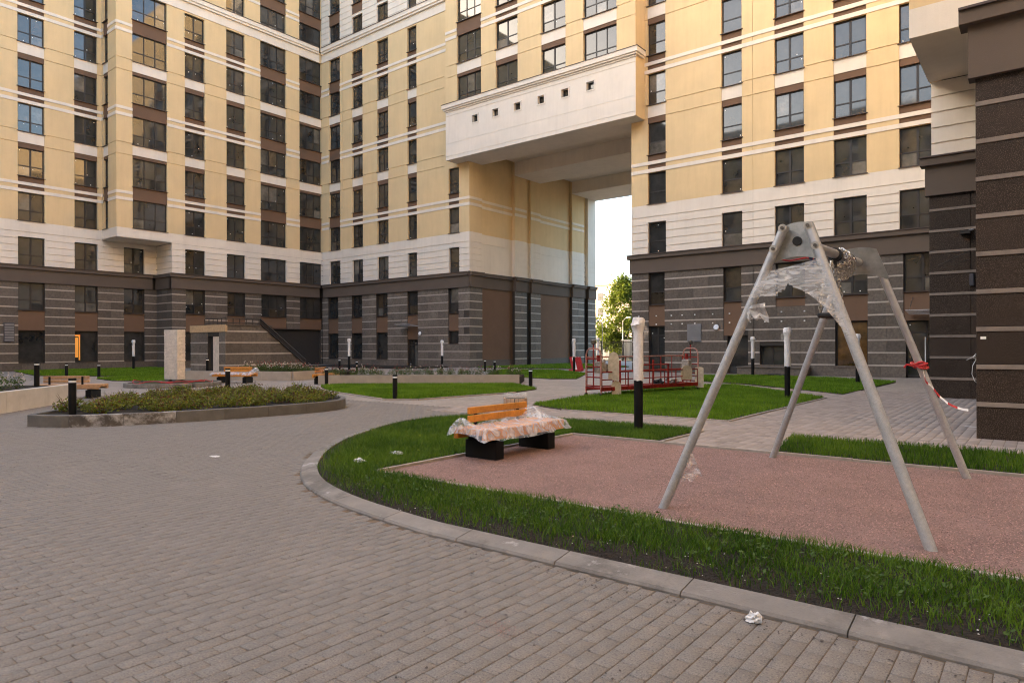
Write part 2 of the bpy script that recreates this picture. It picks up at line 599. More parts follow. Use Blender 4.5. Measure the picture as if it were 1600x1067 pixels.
def piece(name, parent, lo, hi, m):
    c = [(a + b) / 2 for a, b in zip(lo, hi)]
    return link(name, unit_cube(m), parent, c, None, [abs(b - a) for a, b in zip(lo, hi)])


# ---------------------------------------------------------------- facade system
class Frame:
    """wall plane: kind S = normal -Y, E = normal +X, W = normal -X, N = normal +Y; u runs along the wall, o is outward"""

    def __init__(s, kind, p):
        s.kind, s.p = kind, p

    def w(s, u, o, z):
        k = s.kind
        return (u, s.p - o, z) if k == 'S' else (s.p + o, u, z) if k == 'E' else (s.p - o, u, z) if k == 'W' else (u, s.p + o, z)

    def lohi(s, u0, u1, o0, o1, z0, z1):
        a, b = s.w(u0, o0, z0), s.w(u1, o1, z1)
        return [min(i, j) for i, j in zip(a, b)], [max(i, j) for i, j in zip(a, b)]

    def box(s, mb, u0, u1, o0, o1, z0, z1, m):
        l, h = s.lohi(u0, u1, o0, o1, z0, z1)
        mb.box(l[0], h[0], l[1], h[1], l[2], h[2], m)

    def rz(s):
        return {'S': 0, 'E': rad(90), 'W': rad(-90), 'N': rad(180)}[s.kind]


def heightfield(name, root, fr, uc, zc, cell):
    uc = sorted(set(round(u, 3) for u in uc))
    zc = sorted(set(round(z, 3) for z in zc))
    nu, nz = len(uc) - 1, len(zc) - 1
    C = [[cell((uc[i] + uc[i + 1]) / 2, (zc[j] + zc[j + 1]) / 2) for j in range(nz)] for i in range(nu)]
    mb = MB()
    for i in range(nu):
        for j in range(nz):
            c = C[i][j]
            if c is None:
                continue
            m, o = c
            q = [fr.w(uc[i], o, zc[j]), fr.w(uc[i + 1], o, zc[j]), fr.w(uc[i + 1], o, zc[j + 1]), fr.w(uc[i], o, zc[j + 1])]
            mb.add(q, [(0, 1, 2, 3)], m)
            for (i2, j2, side) in ((i + 1, j, 'u'), (i, j + 1, 'z')):
                if i2 >= nu or j2 >= nz or C[i2][j2] is None:
                    continue
                m2, o2 = C[i2][j2]
                if abs(o - o2) < 1e-4:
                    continue
                mm = m if o > o2 else m2
                if side == 'u':
                    u = uc[i + 1]
                    q = [fr.w(u, o, zc[j]), fr.w(u, o2, zc[j]), fr.w(u, o2, zc[j + 1]), fr.w(u, o, zc[j + 1])]
                else:
                    z = zc[j + 1]
                    q = [fr.w(uc[i], o, z), fr.w(uc[i + 1], o, z), fr.w(uc[i + 1], o2, z), fr.w(uc[i], o2, z)]
                mb.add(q, [(0, 1, 2, 3)], mm)
    return mb.build(name, root)


SILL0, STO = 7.33, 3.08
zs = lambda k: SILL0 + STO * k
WT = {}


def win_meshes(kind, w, h):
    key = (kind, round(w, 2), round(h, 2))
    if key in WT:
        return WT[key]
    fb = 0.065
    D = 0.07
    mb = MB()
    if kind == 'w2':
        xs, mw = [w / 2], 0.11
        zt = h * 0.37
    elif kind == 'w3':
        xs, mw = [w * 0.36, w * 0.68], 0.07
        zt = h * 0.36
    elif kind == 'w1':
        xs, mw = [], 0
        zt = h * 0.40
    elif kind == 'wt':      # two lights, no transom
        xs, mw = [w / 2], 0.09
        zt = None
    elif kind == 'door':
        xs, mw = [w * 0.5], 0.09
        zt = h * 0.80
    else:
        xs, mw = [], 0
        zt = None
    B = lambda x0, x1, z0, z1, y0=0.0: mb.box(x0, x1, y0, D, z0, z1, 'frame_dark')
    B(0, fb, 0, h)
    B(w - fb, w, 0, h)
    B(fb, w - fb, 0, fb)
    B(fb, w - fb, h - fb, h)
    edges = [fb]
    for x in xs:
        B(x - mw / 2, x + mw / 2, fb, h - fb, 0.004)
        edges += [x - mw / 2, x + mw / 2]
    edges.append(w - fb)
    cells = []
    for a, b in zip(edges[0::2], edges[1::2]):
        if zt:
            B(a, b, zt - 0.035, zt + 0.035, 0.008)
            cells += [(a, b, fb, zt - 0.035), (a, b, zt + 0.035, h - fb)]
        else:
            cells.append((a, b, fb, h - fb))
    fm = mb.mesh('window_' + kind)
    panes = []
    for a, b, c, d in cells:
        p = MB()
        p.box(-(b - a) / 2 - .01, (b - a) / 2 + .01, -0.006, 0.006, -(d - c) / 2 - .01, (d - c) / 2 + .01, 'glass')
        panes.append((p.mesh('pane'), ((a + b) / 2, 0.04, (c + d) / 2)))
    sb = MB()
    sb.box(-0.06, w + 0.06, -0.24, 0.01, -0.035, -0.005, 'metal_brown')
    st = []
    for v in range(3):
        q = MB()
        for (a, b, c, d) in cells:
            if random.random() < 0.45:
                x = random.choice([a + .09, b - .09, (a + b) / 2])
                z = random.choice([c + .10, d - .12])
                s_ = 0.028
                q.box(x - s_, x + s_, 0.026, 0.0315, z - s_, z + s_, 'sticker')
        st.append(q.mesh('sticker') if q.v else None)
    WT[key] = (fm, panes, sb.mesh('window_sill'), st)
    return WT[key]


def window(root, fr, kind, u0, u1, z0, z1, depth=0.17, sill=True, stick=0.5, warm=False, jig=0.006):
    w, h = u1 - u0, z1 - z0
    fm, panes, sm, st = win_meshes(kind, w, h)
    uu = u1 if fr.kind in ('W', 'N') else u0
    loc = fr.w(uu, -depth, z0)
    o = link('window', fm, root, loc, (0, 0, fr.rz()))
    WL[o.name] = Vector(loc)
    for pm, pl in panes:
        p = bpy.data.objects.new('pane', pm)
        COL.objects.link(p)
        p.parent = o
        p.location = pl
        p.rotation_euler = (random.uniform(-jig, jig), 0, random.uniform(-jig, jig))
        q = random.random()
        if warm or q < .22:
            p.material_slots[0].link = 'OBJECT'
            p.material_slots[0].material = MAT['glass_warm' if warm else 'glass_pale' if q < .10 else 'glass_brown']
    if sill:
        p = bpy.data.objects.new('window_sill', sm)
        COL.objects.link(p)
        p.parent = o
        # sill reaches 0.06 beyond the wall face
    if stick and random.random() < stick:
        q = random.choice(st)
        if q:
            p = bpy.data.objects.new('sticker', q)
            COL.objects.link(p)
            p.parent = o
    return o


def facade(root, fr, u0, u1, cols, ztop, kmax, rust_top=10.38, zlo=7.36, white_from=None, cornice7=None, kmin=0, rust_cols=None, name='wall', joints=()):
    """upper wall above the plinth cornice. cols: (u0, u1, kind, loggia). white_from: storey from which the wall is white with grooves"""
    ops, zones = [], []
    stripes = []
    for c in cols:
        a, b, kind, log = c
        for k in range(kmin, kmax + 1):
            if k == 0 and rust_cols is not None:
                continue
            h = 2.10 if log else 1.96
            ops.append((a, b, zs(k), zs(k) + h, kind))
            if k >= 1 and k < kmax:
                if k == 6 and cornice7:
                    continue
                t = zs(k) + h
                n = zs(k + 1)
                if k % 2 == 1:      # brown spandrel with the double stripe
                    if log:
                        zones.append((a, b, t, n - 0.03, 'stucco_brown', -0.06))
                    else:
                        zones.append((a, b, zs(k) + 2.19, n - 0.03, 'stucco_brown', -0.06))
                else:               # white panel over a brown lintel
                    zones.append((a, b, t, zs(k) + 2.32, 'stucco_brown', -0.06))
                    zones.append((a, b, zs(k) + 2.32, n - 0.03, 'stucco_white', -0.03))
    if rust_cols:
        for (a, b, kind) in rust_cols:
            ops.append((a, b, zs(0), zs(0) + 1.96, kind))
    zg = []
    if zlo < 8:
        zg += [9.62, 9.15, 8.68, 8.21, 7.74]
    gz = [(z - 0.022, z + 0.022) for z in zg]
    yl = []
    for k in range(2, kmax + 1, 2):
        if not (cornice7 and k >= 6):
            yl += [zs(k) + 2.25, zs(k) + 3.12]
    yz = [(z - 0.02, z + 0.02) for z in yl]
    if white_from is not None:
        z = zs(white_from) + 0.6
        while z < ztop:
            gz.append((z - 0.02, z + 0.02))
            z += 0.52
    logs = [(c[0], c[1]) for c in cols if c[3]]
    uc = [u0, u1] + [x for o in ops for x in o[:2]] + [x for z in zones for x in z[:2]]
    for j in joints:
        uc += [j - .012, j + .012]
    zc = [zlo, ztop, rust_top] + [x for o in ops for x in o[2:4]] + [x for z in zones for x in z[2:4]] + [x for g in gz + yz for x in g]
    if white_from is not None:
        zc.append(zs(white_from))
    uc = [u for u in uc if u0 - 1e-6 <= u <= u1 + 1e-6]
    zc = [z for z in zc if zlo - 1e-6 <= z <= ztop + 1e-6]

    def cell(u, z):
        for o in ops:
            if o[0] < u < o[1] and o[2] < z < o[3]:
                return ('stucco_brown', -0.25)
        for q in zones:
            if q[0] < u < q[1] and q[2] < z < q[3]:
                return (q[4], q[5])
        white = z < rust_top or (white_from is not None and z > zs(white_from))
        m = 'stucco_white' if white else 'stucco_yellow'
        o = 0.0
        for j in joints:
            if abs(u - j) < .011:
                o = -0.03
        for g in (gz if white else yz):
            if g[0] < z < g[1]:
                o = -0.055
        return (m, o)
    heightfield(name, root, fr, uc, zc, cell)
    # double stripe mouldings, broken at the loggia columns
    for k in range(1, kmax + 1, 2):
        if white_from is not None and k >= white_from:
            continue
        for (a, b) in ((zs(k) + 1.965, zs(k) + 2.19), (zs(k) + 2.45, zs(k) + 2.66)):
            if b > ztop or a < zlo:
                continue
            x = u0
            segs = []
            for (la, lb) in sorted(logs):
                if la > x + 0.02:
                    segs.append((x, la))
                x = lb
            if u1 > x + 0.02:
                segs.append((x, u1))
            for (sa, sb) in segs:
                mb = MB()
                fr.box(mb, sa, sb, -0.05, 0.035, a, b, 'stucco_white')
                mb.build('stripe_moulding', root)
    for (a, b, z0, z1, kind) in ops:
        window(root, fr, kind, a, b, z0, z1)


def cornice(root, fr, u0, u1, e0=0.0, e1=0.0, z=6.15):
    """frieze and cornice of the plinth; e0 / e1 let the projecting pieces run on past the ends"""
    mb = MB()
    fr.box(mb, u0 - min(e0, .1), u1 + min(e1, .1), -0.2, 0.10, z, z + 0.90, 'frieze_stucco')
    mb.build('frieze', root)
    mb = MB()
    fr.box(mb, u0 - e0, u1 + e1, -0.2, 0.24, z + 0.90, z + 1.13, 'frieze_stucco')
    fr.box(mb, u0 - e0, u1 + e1, -0.2, 0.29, z + 1.13, z + 1.17, 'metal_brown')
    mb.build('cornice', root)


def plinth(root, fr, u0, u1, holes, z1=6.15, stone='stone_dark', band='stone_light', big=False, maxw=1.15, seed=1, backing=True):
    """stone clad ground storeys: dark slabs between light bands, laid round the openings"""
    r = random.Random(seed)
    if backing:
        uc = [u0, u1] + [x for h in holes for x in h[:2]]
        zc = [0.0, z1] + [x for h in holes for x in h[2:4]]
        heightfield('plinth_wall', root, fr, [u for u in uc if u0 <= u <= u1], [z for z in zc if 0 <= z <= z1],
                    lambda u, z: ('core_dark', -0.30) if any(h[0] < u < h[1] and h[2] < z < h[3] for h in holes) else ('mortar', -0.035))
    rows = [(0.0, 0.545, 0)]
    for k in range(9):
        rows.append((0.55 + .64 * k, 0.63 + .64 * k, 1))
        rows.append((0.635 + .64 * k, min(0.545 + .64 * (k + 1), z1), 0))
    for (a, b, lt) in rows:
        if b - a < 0.03 or a > z1:
            continue
        b = min(b, z1)
        cuts = sorted([(h[0], h[1]) for h in holes if min(b, h[3]) - max(a, h[2]) > 0.35 * (b - a)])
        x = u0
        segs = []
        for (ha, hb) in cuts:
            if ha > x + 0.03:
                segs.append((x, ha))
            x = max(x, hb)
        if u1 > x + 0.03:
            segs.append((x, u1))
        for (sa, sb) in segs:
            if lt:
                if big:
                    mb = MB()
                    l, h_ = fr.lohi(sa, sb, -0.03, 0.018, a, b)
                    mb.cbox(l[0], h_[0], l[1], h_[1], l[2], h_[2], band, 0.004)
                    mb.build('stone_band', root)
                else:
                    l, h_ = fr.lohi(sa, sb, -0.03, 0.012, a, b)
                    piece('stone_band', root, l, h_, band)
                continue
            n = max(1, math.ceil((sb - sa) / maxw))
            w = (sb - sa) / n
            for i in range(n):
                ua, ub = sa + w * i + (0.004 if i else 0), sa + w * (i + 1) - (0.004 if i < n - 1 else 0)
                pr = r.uniform(-0.003, 0.003)
                l, h_ = fr.lohi(ua, ub, -0.03, 0.0 + pr, a, b)
                if big:
                    mb = MB()
                    mb.cbox(l[0], h_[0], l[1], h_[1], l[2], h_[2], stone, 0.006)
                    mb.build('stone_slab', root)
                else:
                    piece('stone_slab', root, l, h_, stone)


def low_column(root, fr, u0, u1, segs):
    """the stack of openings in the plinth: ('win'|'panel'|'glass'|'door'|'dark', z0, z1)"""
    for (t, z0, z1) in segs:
        if t == 'win':
            window(root, fr, 'w2' if u1 - u0 > 1.25 else 'w1', u0, u1, z0, z1, depth=0.2)
        elif t == 'win3':
            window(root, fr, 'w3', u0, u1, z0, z1, depth=0.2)
        elif t == 'panel':
            l, h = fr.lohi(u0, u1, -0.2, -0.05, z0, z1)
            piece('spandrel_panel', root, l, h, 'stucco_brown')
        elif t == 'glass':
            window(root, fr, 'fix', u0, u1, z0, z1, depth=0.22, stick=0.0)
        elif t == 'warm':
            window(root, fr, 'fix', u0, u1, z0, z1, depth=0.22, stick=0.0, warm=True)
        elif t == 'wt':
            window(root, fr, 'wt', u0, u1, z0, z1, depth=0.22, stick=0.0, sill=False)
        elif t == 'door':
            window(root, fr, 'door', u0, u1, z0, z1, depth=0.22, stick=1.0, sill=False)


TOP = 42.0


def core(root, x0, x1, y0, y1, z0, z1, m='core_dark', name='core'):
    mb = MB()
    mb.box(x0, x1, y0, y1, z0, z1, m)
    return mb.build(name, root)


# ================================================================ BUILDINGS
# ---- left wing: facade looks along +X; a set-back part (X=-55.4) and a forward part (X=-52.8) from Y=24.55 on
A = thing('apartment_building', 'yellow apartment wing on the left with projecting bay, ending at the inner corner', 'apartment building', (-52.8, 24.5, 0))
FL, FR_ = Frame('E', -55.4), Frame('E', -52.8)
core(A, -62, -55.72, -46, 24.9, 0, TOP)  # runs on unseen past the facade to shut the low sun out
core(A, -62, -53.12, 24.9, 38.0, 0, TOP)
core(A, -55.72, -53.12, 20.95, 24.9, 9.7, TOP)
colsL = [(15.34, 16.92, 'w2', 0), (18.79, 20.31, 'w2', 0)]
far_cols = [(4.2, 5.8, 'w2', 0), (8.0, 9.6, 'w2', 0), (11.6, 13.2, 'w2', 0)]
facade(A, FL, -29.7, 20.63, far_cols + colsL, TOP, 6)
mb = MB()
mb.box(-55.55, -55.4, 20.63, 24.55, 7.36, 9.66, 'stucco_white')
facade(A, FL, 20.63, 24.55, [], 9.66, 0, rust_top=99, rust_cols=[(22.13, 23.63, 'w2')])
facade(A, FR_, 20.6, 38.29, [(21.71, 24.21, 'w3', 1), (25.58, 27.17, 'w2', 0), (29.0, 30.62, 'w2', 0), (32.06, 34.55, 'w3', 1), (35.92, 38.28, 'w3', 1)],
       TOP, 8, zlo=9.63, kmin=1, cornice7=True)
# lower part of the forward section (rusticated storey)
FRl = Frame('E', -52.8)
facade(A, FRl, 24.55, 38.29, [], 9.63, 0, rust_top=99, rust_cols=[(25.58, 27.17, 'w2'), (29.0, 30.62, 'w2'), (32.06, 34.55, 'w3'), (35.92, 38.28, 'w3')], name='rusticated_wall')
# bay return (normal -Y) and soffit
FB = Frame('S', 20.6)
facade(A, FB, -55.4, -52.8, [(-55.15, -54.25, 'w1', 1)], TOP, 8, zlo=9.63, kmin=1)
mb = MB()
mb.box(-55.4, -52.8, 20.6, 24.55, 9.625, 9.68, 'stucco_white')
mb.build('soffit', A)
# return of the rusticated storey under the bay (normal -Y)
facade(A, Frame('S', 24.55), -55.4, -52.8, [], 9.62, 0, rust_top=99, rust_cols=[])
# band cornice at the seventh storey
mb = MB()
FR_.box(mb, 20.6, 38.02, -0.1, 0.05, 27.90, 28.62, 'stucco_white')
FR_.box(mb, 20.6, 37.9, -0.1, 0.20, 28.62, 28.80, 'stucco_white')
FR_.box(mb, 20.6, 37.85, -0.1, 0.28, 28.80, 29.14, 'stucco_white')
FR_.box(mb, 20.6, 37.8, -0.1, 0.32, 29.14, 29.18, 'metal_brown')
mb.build('band_cornice', A)
cornice(A, FL, -29.7, 24.2)
cornice(A, FR_, 24.55, 37.95, e0=0.24)
mbx = MB()
FS = Frame('S', 24.55)
FS.box(mbx, -55.4, -52.8, -0.2, 0.10, 6.15, 7.05, 'frieze_stucco')
mbx.build('frieze', A)
mbx = MB()
FS.box(mbx, -55.4, -53.05, -0.05, 0.235, 7.052, 7.282, 'frieze_stucco')
mbx.build('cornice', A)
stdseg = [('win', 4.22, 6.15), ('panel', 2.83, 4.18), ('glass', 0.55, 2.82)]
lowA = [(15.34, 16.92), (18.79, 20.31), (22.13, 23.63)]
holes = [(a, b, 0.55, 6.15) for a, b in lowA] + [(a, b, 0.55, 6.15) for a, b, *_ in far_cols]
plinth(A, FL, 2.0, 24.55, holes, seed=2)
for a, b in lowA + [(c[0], c[1]) for c in far_cols]:
    low_column(A, FL, a, b, stdseg)
mb = MB()   # a lit room seen through the left edge of one ground-floor window
FL.box(mb, 18.86, 19.05, -0.176, -0.165, 0.9, 2.35, 'lit_room')
FL.box(mb, 19.09, 19.18, -0.176, -0.165, 0.7, 2.55, 'lit_room')
FL.box(mb, 18.86, 19.18, -0.176, -0.165, 2.42, 2.55, 'lit_room')
mb.build('lit_interior', A)
mb = MB()
FL.box(mb, 14.5, 15.1, 0, 0.10, 2.02, 3.33, 'vent_blue')
for i in range(7):
    FL.box(mb, 14.54, 15.06, 0.10, 0.115, 2.08 + .175 * i, 2.20 + .175 * i, 'metal_grey')
mb.build('vent_panel', A)
plinth(A, Frame('S', 24.55), -55.4, -52.8, [], seed=3)
lowR = [(25.6, 27.15), (29.03, 30.6)]
holes = [(a, b, 0.55, 6.15) for a, b in lowR] + [(32.1, 34.55, 3.3, 6.15), (35.92, 38.25, 3.3, 6.15), (32.9, 38.2, 0.0, 3.3)]
plinth(A, FR_, 24.55, 38.25, holes, seed=4)
for a, b in lowR:
    low_column(A, FR_, a, b, stdseg)
for a, b in ((32.1, 34.55), (35.92, 38.25)):
    low_column(A, FR_, a, b, [('win3', 4.22, 6.15), ('panel', 3.32, 4.18)])
mb = MB()
FR_.box(mb, 34.4, 37.6, -1.6, -1.5, 0.0, 3.2, 'stone_dark')
FR_.box(mb, 32.9, 38.2, -1.6, -0.05, 3.2, 3.3, 'stucco_brown')
mb.build('entrance_recess', A)
low_column(A, Frame('E', -52.95), 34.9, 36.1, [('warm', 0.1, 2.4)])

# ---- rear wing: facade looks along -Y at Y=38.3, from the inner corner to the passage, with its return wall in the passage
B = thing('apartment_building', 'yellow rear wing of the court between inner corner and passage, white grooved storeys on top', 'apartment building', (-43.6, 38.3, 0))
FBk = Frame('S', 38.3)
core(B, -62, -34.72, 38.62, 56.3, 0, TOP)
bc = [(-51.67, -50.08, 'w2', 1), (-48.37, -46.92, 'w2', 0), (-45.01, -43.58, 'w2', 0), (-41.22, -40.13, 'w1', 0)]
facade(B, FBk, -52.8, -37.0, bc, TOP, 8, white_from=7, cornice7=True, joints=(-49.72,))
facade(B, FBk, -37.0, -34.4, [(-36.56, -35.46, 'w1', 0)], 15.7, 2, joints=())
mb = MB()
FBk.box(mb, -37.0, -35.70, -0.3, 0.0, 15.7, TOP, 'stucco_yellow')
mb.build('wall', B)
mb = MB()
for k in (3, 5):
    for (a, b) in ((zs(k) + 1.965, zs(k) + 2.19), (zs(k) + 2.45, zs(k) + 2.66)):
        FBk.box(mb, -37.0, -35.71, -0.05, 0.035, a, b, 'stucco_white')
mb.build('stripe_moulding', B)
mb = MB()
FBk.box(mb, -52.75, -35.71, -0.1, 0.05, 27.90, 28.62, 'stucco_white')
FBk.box(mb, -52.6, -35.71, -0.1, 0.20, 28.62, 28.80, 'stucco_white')
FBk.box(mb, -52.52, -35.71, -0.1, 0.28, 28.80, 29.14, 'stucco_white')
FBk.box(mb, -52.48, -35.71, -0.1, 0.32, 29.14, 29.18, 'metal_brown')
mb.build('band_cornice', B)
cornice(B, FBk, -52.5, -34.4)
lowB = [(-51.9, -50.4), (-48.5, -47.05), (-45.2, -43.72), (-41.3, -40.05)]
holes = [(a, b, 0.55, 6.15) for a, b in lowB[:3]] + [(-41.3, -40.05, 0.0, 6.15), (-36.65, -35.55, 1.8, 6.15)]
plinth(B, FBk, -52.75, -34.4, holes, seed=5, stone='stone_dirty')
for a, b in lowB[:3]:
    low_column(B, FBk, a, b, stdseg)
low_column(B, FBk, -41.3, -40.05, [('win', 4.22, 6.15), ('panel', 2.2, 4.18), ('door', 0.02, 2.18)])
low_column(B, FBk, -36.65, -35.55, [('win', 4.22, 6.15), ('panel', 2.83, 4.18), ('glass', 1.84, 2.82)])


def canopy(root, x0, x1, y, z, depth):
    mb = MB()
    mb.obox(((x0 + x1) / 2, y - depth / 2, z), ((1, 0, 0), (0, 1, -0.12), (0, 0.12, 1)), ((x1 - x0) / 2, depth / 2, 0.012), 'film_white')  # milky pane stands in for debris and light caught by the glass
    o = mb.build('canopy', root)
    mb = MB()
    for x in (x0 + .15, x1 - .15):
        mb.tube([(x, y + .05, z + 0.75), (x, y - depth * .8, z + .12)], 0.014, 'bolt_steel', 6)
        mb.tube([(x, y + .05, z + 0.04), (x, y - depth, z + .1)], 0.02, 'bolt_steel', 6)
    mb.build('canopy_rod', o)
    return o


canopy(B, -41.6, -40.0, 38.3, 3.35, 1.2)


def wall_lamp(root, fr, u, z, r=0.16):
    mb = MB()
    c = Vector(fr.w(u, 0.0, z))
    n = (Vector(fr.w(u, 1.0, z)) - c).normalized()
    mb.tube([c, c + n * .06], r * 1.1, 'frame_dark', 16)
    mb.tube([c + n * .055, c + n * .13], [r, r * .8], 'lamp_diffuser', 16)
    mb.build('wall_lamp', root)


wall_lamp(B, FBk, -39.75, 2.68)
# return wall along the passage (normal +X at X=-34.4)
FP = Frame('E', -34.4)
bays = [(38.3, 39.77, 0), (39.77, 43.9, -0.28), (43.9, 45.5, 0), (45.5, 46.1, -0.16), (46.1, 47.5, 0), (47.5, 52.5, -0.28), (52.5, 54.55, 0), (54.55, 55.25, -0.3), (55.25, 56.64, 0)]
gz = [9.62, 9.15, 8.68, 8.21, 7.74]


def pcell(u, z):
    o = 0
    flat = False
    for i, (a, b, q) in enumerate(bays):
        if a < u < b:
            o = q
            flat = i in (1, 5)
            end = i == 8
    white = z < 10.38 or end
    m = 'stucco_white' if white else 'stucco_yellow'
    for g in (gz if not flat else gz[:1]):
        if abs(z - g) < 0.02:
            o -= 0.03
    return (m, o)


heightfield('passage_wall', B, FP, [x for b in bays for x in b[:2]], [7.36, 17.2, 10.38] + [g + s for g in gz for s in (-.02, .02)], pcell)
for (a, b) in ((zs(1) + 1.965, zs(1) + 2.19), (zs(1) + 2.45, zs(1) + 2.66)):
    mb = MB()
    for i, (u0, u1, o) in enumerate(bays):
        if i not in (3, 7, 8):
            FP.box(mb, u0, u1, o - .05, o + 0.035, a, b, 'stucco_white')
    mb.build('stripe_moulding', B)
for i, (u0, u1, o) in enumerate(bays):
    mb = MB()
    FP.box(mb, u0, u1, -0.6, o + 0.10, 6.15, 7.05, 'frieze_stucco')
    FP.box(mb, u0, u1, -0.6, o + 0.24, 7.05, 7.28, 'frieze_stucco')
    FP.box(mb, u0, u1, -0.6, o + 0.29, 7.28, 7.32, 'metal_brown')
    mb.build('frieze', B)
    if i in (1, 5):
        mb = MB()
        FP.box(mb, u0, u1, -0.6, o, 0.55, 6.15, 'stucco_brown')
        FP.box(mb, u0, u1, -0.6, o + .02, 0, 0.55, 'stone_dark')
        mb.build('recessed_panel', B)
    elif i in (3, 7):
        mb = MB()
        FP.box(mb, u0, u1, -0.6, o, 0, 6.15, 'core_dark')  # near-black fill paints the shade of the narrow gap
        mb.build('recess', B)
    else:
        plinth(B, Frame('E', -34.4 + o), u0, u1, [], seed=10 + i, backing=False)
        mb = MB()
        FP.box(mb, u0, u1, -0.6, -0.03, 0, 6.15, 'mortar')
        mb.build('plinth_wall', B)

# ---- bridge block over the passage
BR = thing('bridge_block', 'white and yellow block bridging the passage, with six small square windows under its cornice', 'building', (-27.7, 37.1, 15.7))
FG = Frame('S', 37.1)
core(BR, -35.4, -19.95, 37.42, 38.6, 16.8, TOP)
core(BR, -34.2, -20.8, 38.6, 56.4, 17.1, TOP)
brc = [(-34.54, -32.14, 'w3', 1), (-30.77, -28.78, 'w2', 0), (-26.76, -24.78, 'w2', 0), (-23.42, -20.96, 'w3', 1)]
facade(BR, FG, -35.7, -19.65, brc, TOP, 8, zlo=19.6, kmin=4, rust_top=0)
small = [(-33.07, -32.4), (-31.14, -30.45), (-29.18, -28.45), (-27.13, -26.44), (-25.19, -24.48), (-23.25, -22.53)]
so = [(a + .08, b - .08, 18.02, 18.55) for a, b in small]
heightfield('white_front', BR, FG, [-35.7, -19.65] + [x for o in so for x in o[:2]], [15.7, 19.6, 15.95, 15.98, 16.9, 16.93, 18.98, 19.01] + [x for o in so for x in o[2:]],
            lambda u, z: ('core_dark', -0.3) if any(o[0] < u < o[1] and o[2] < z < o[3] for o in so) else
            ('stucco_white', -0.03 if (15.95 < z < 15.98 or 18.98 < z < 19.01) else (-0.012 if 16.9 < z < 16.93 else 0)))
for o in so:
    mb = MB()
    a, b, c, d = o
    FG.box(mb, a - .08, b + .08, -0.02, 0.03, c - .08, c, 'stucco_white')
    FG.box(mb, a - .08, b + .08, -0.02, 0.03, d, d + .08, 'stucco_white')
    FG.box(mb, a - .08, a, -0.02, 0.03, c, d, 'stucco_white')
    FG.box(mb, b, b + .08, -0.02, 0.03, c, d, 'stucco_white')
    mb.build('window_surround', BR)
    window(BR, FG, 'fix', a, b, c, d, depth=0.22, sill=False, stick=0)
mb = MB()
FG.box(mb, -35.74, -19.61, -0.1, 0.06, 19.30, 19.42, 'stucco_white')
FG.box(mb, -35.84, -19.51, -0.9, 0.16, 19.42, 19.54, 'stucco_white')
FG.box(mb, -35.92, -19.43, -0.9, 0.24, 19.54, 19.84, 'stucco_white')
FG.box(mb, -35.95, -19.40, -0.9, 0.27, 19.84, 19.88, 'metal_brown')
mb.build('cornice', BR)
mb = MB()
mb.box(-19.95, -19.652, 37.12, 38.29, 15.71, TOP, 'stucco_yellow')
mb.box(-35.698, -35.4, 37.12, 38.29, 15.71, TOP, 'stucco_yellow')
mb.build('side_wall', BR)
for (a, b, z0, z1, nm, x0, x1) in ((37.1, 39.77, 15.7, 16.78, 'soffit', -35.7, -19.65), (43.9, 47.5, 15.7, 16.78, 'ceiling_beam', -34.4, -20.6), (52.5, 56.64, 15.7, 16.78, 'ceiling_beam', -34.4, -20.6)):
    mb = MB()
    if nm == 'soffit':
        mb.box(x0 + .02, x1 - .02, a + .02, 38.3, z0 + .003, z1, 'stucco_white')
        mb.box(-34.4, -20.6, 38.3, b, z0 + .003, z1, 'stucco_white')
    else:
        mb.box(x0, x1, a, b, z0, z1, 'stucco_white')
    mb.build(nm, BR)
mb = MB()
mb.box(-34.4, -20.6, 38.3, 56.64, 16.78, 17.1, 'stucco_white')
mb.build('ceiling', BR)
mb = MB()
mb.box(-34.4, -20.6, 56.4, 56.64, 17.1, TOP, 'stucco_yellow')
mb.build('rear_wall', BR)

# ---- right rear wing
Cc = thing('apartment_building', 'yellow apartment wing on the right behind the swing, with dark striped stone base', 'apartment building', (-11.7, 38.3, 0))
FC = Frame('S', 38.3)
core(Cc, -20.28, 11.5, 38.62, 56.3, 0, TOP)
cc = [(-19.46, -18.25, 'w1', 0), (-14.75, -13.56, 'w1', 0), (-11.75, -10.21, 'w2', 0), (-8.73, -7.17, 'w2', 0), (-5.71, -4.15, 'w2', 0)]
facade(Cc, FC, -20.6, -2.6, cc, TOP, 6, joints=(-12.94,))
cornice(Cc, FC, -20.6, -2.8, e0=0.24)
mb = MB()
mb.box(-20.598, -20.3, 38.33, 56.64, 7.36, TOP, 'stucco_yellow')
mb.box(-20.598, -20.3, 38.34, 56.64, 0, 7.36, 'stone_dark')
mb.build('side_wall', Cc)
lowC = [(-19.44, -18.35), (-14.67, -13.62), (-11.72, -10.18), (-8.68, -7.14), (-5.55, -3.9)]
holes = [(-19.44, -18.35, 0.0, 6.15), (-14.67, -13.62, 2.2, 6.15), (-14.45, -13.24, 0.0, 2.2), (-11.72, -10.18, 3.76, 6.15), (-12.6, -11.28, 0.4, 1.6),
         (-8.68, -7.14, 0.45, 6.15), (-5.55, -3.9, 2.6, 6.15), (-5.45, -3.7, 0.0, 2.8)]
plinth(Cc, FC, -20.6, -2.8, holes, seed=6)
low_column(Cc, FC, -19.44, -18.35, [('win', 4.16, 6.15), ('panel', 2.84, 4.12), ('door', 0.02, 2.82)])
low_column(Cc, FC, -14.67, -13.62, [('win', 4.16, 6.15), ('panel', 2.18, 4.12)])
low_column(Cc, FC, -14.45, -13.24, [('glass', 0.02, 2.16)])
low_column(Cc, FC, -11.72, -10.18, [('win', 4.25, 6.15), ('panel', 3.76, 4.2)])
low_column(Cc, FC, -12.6, -11.28, [('wt', 0.42, 1.6)])
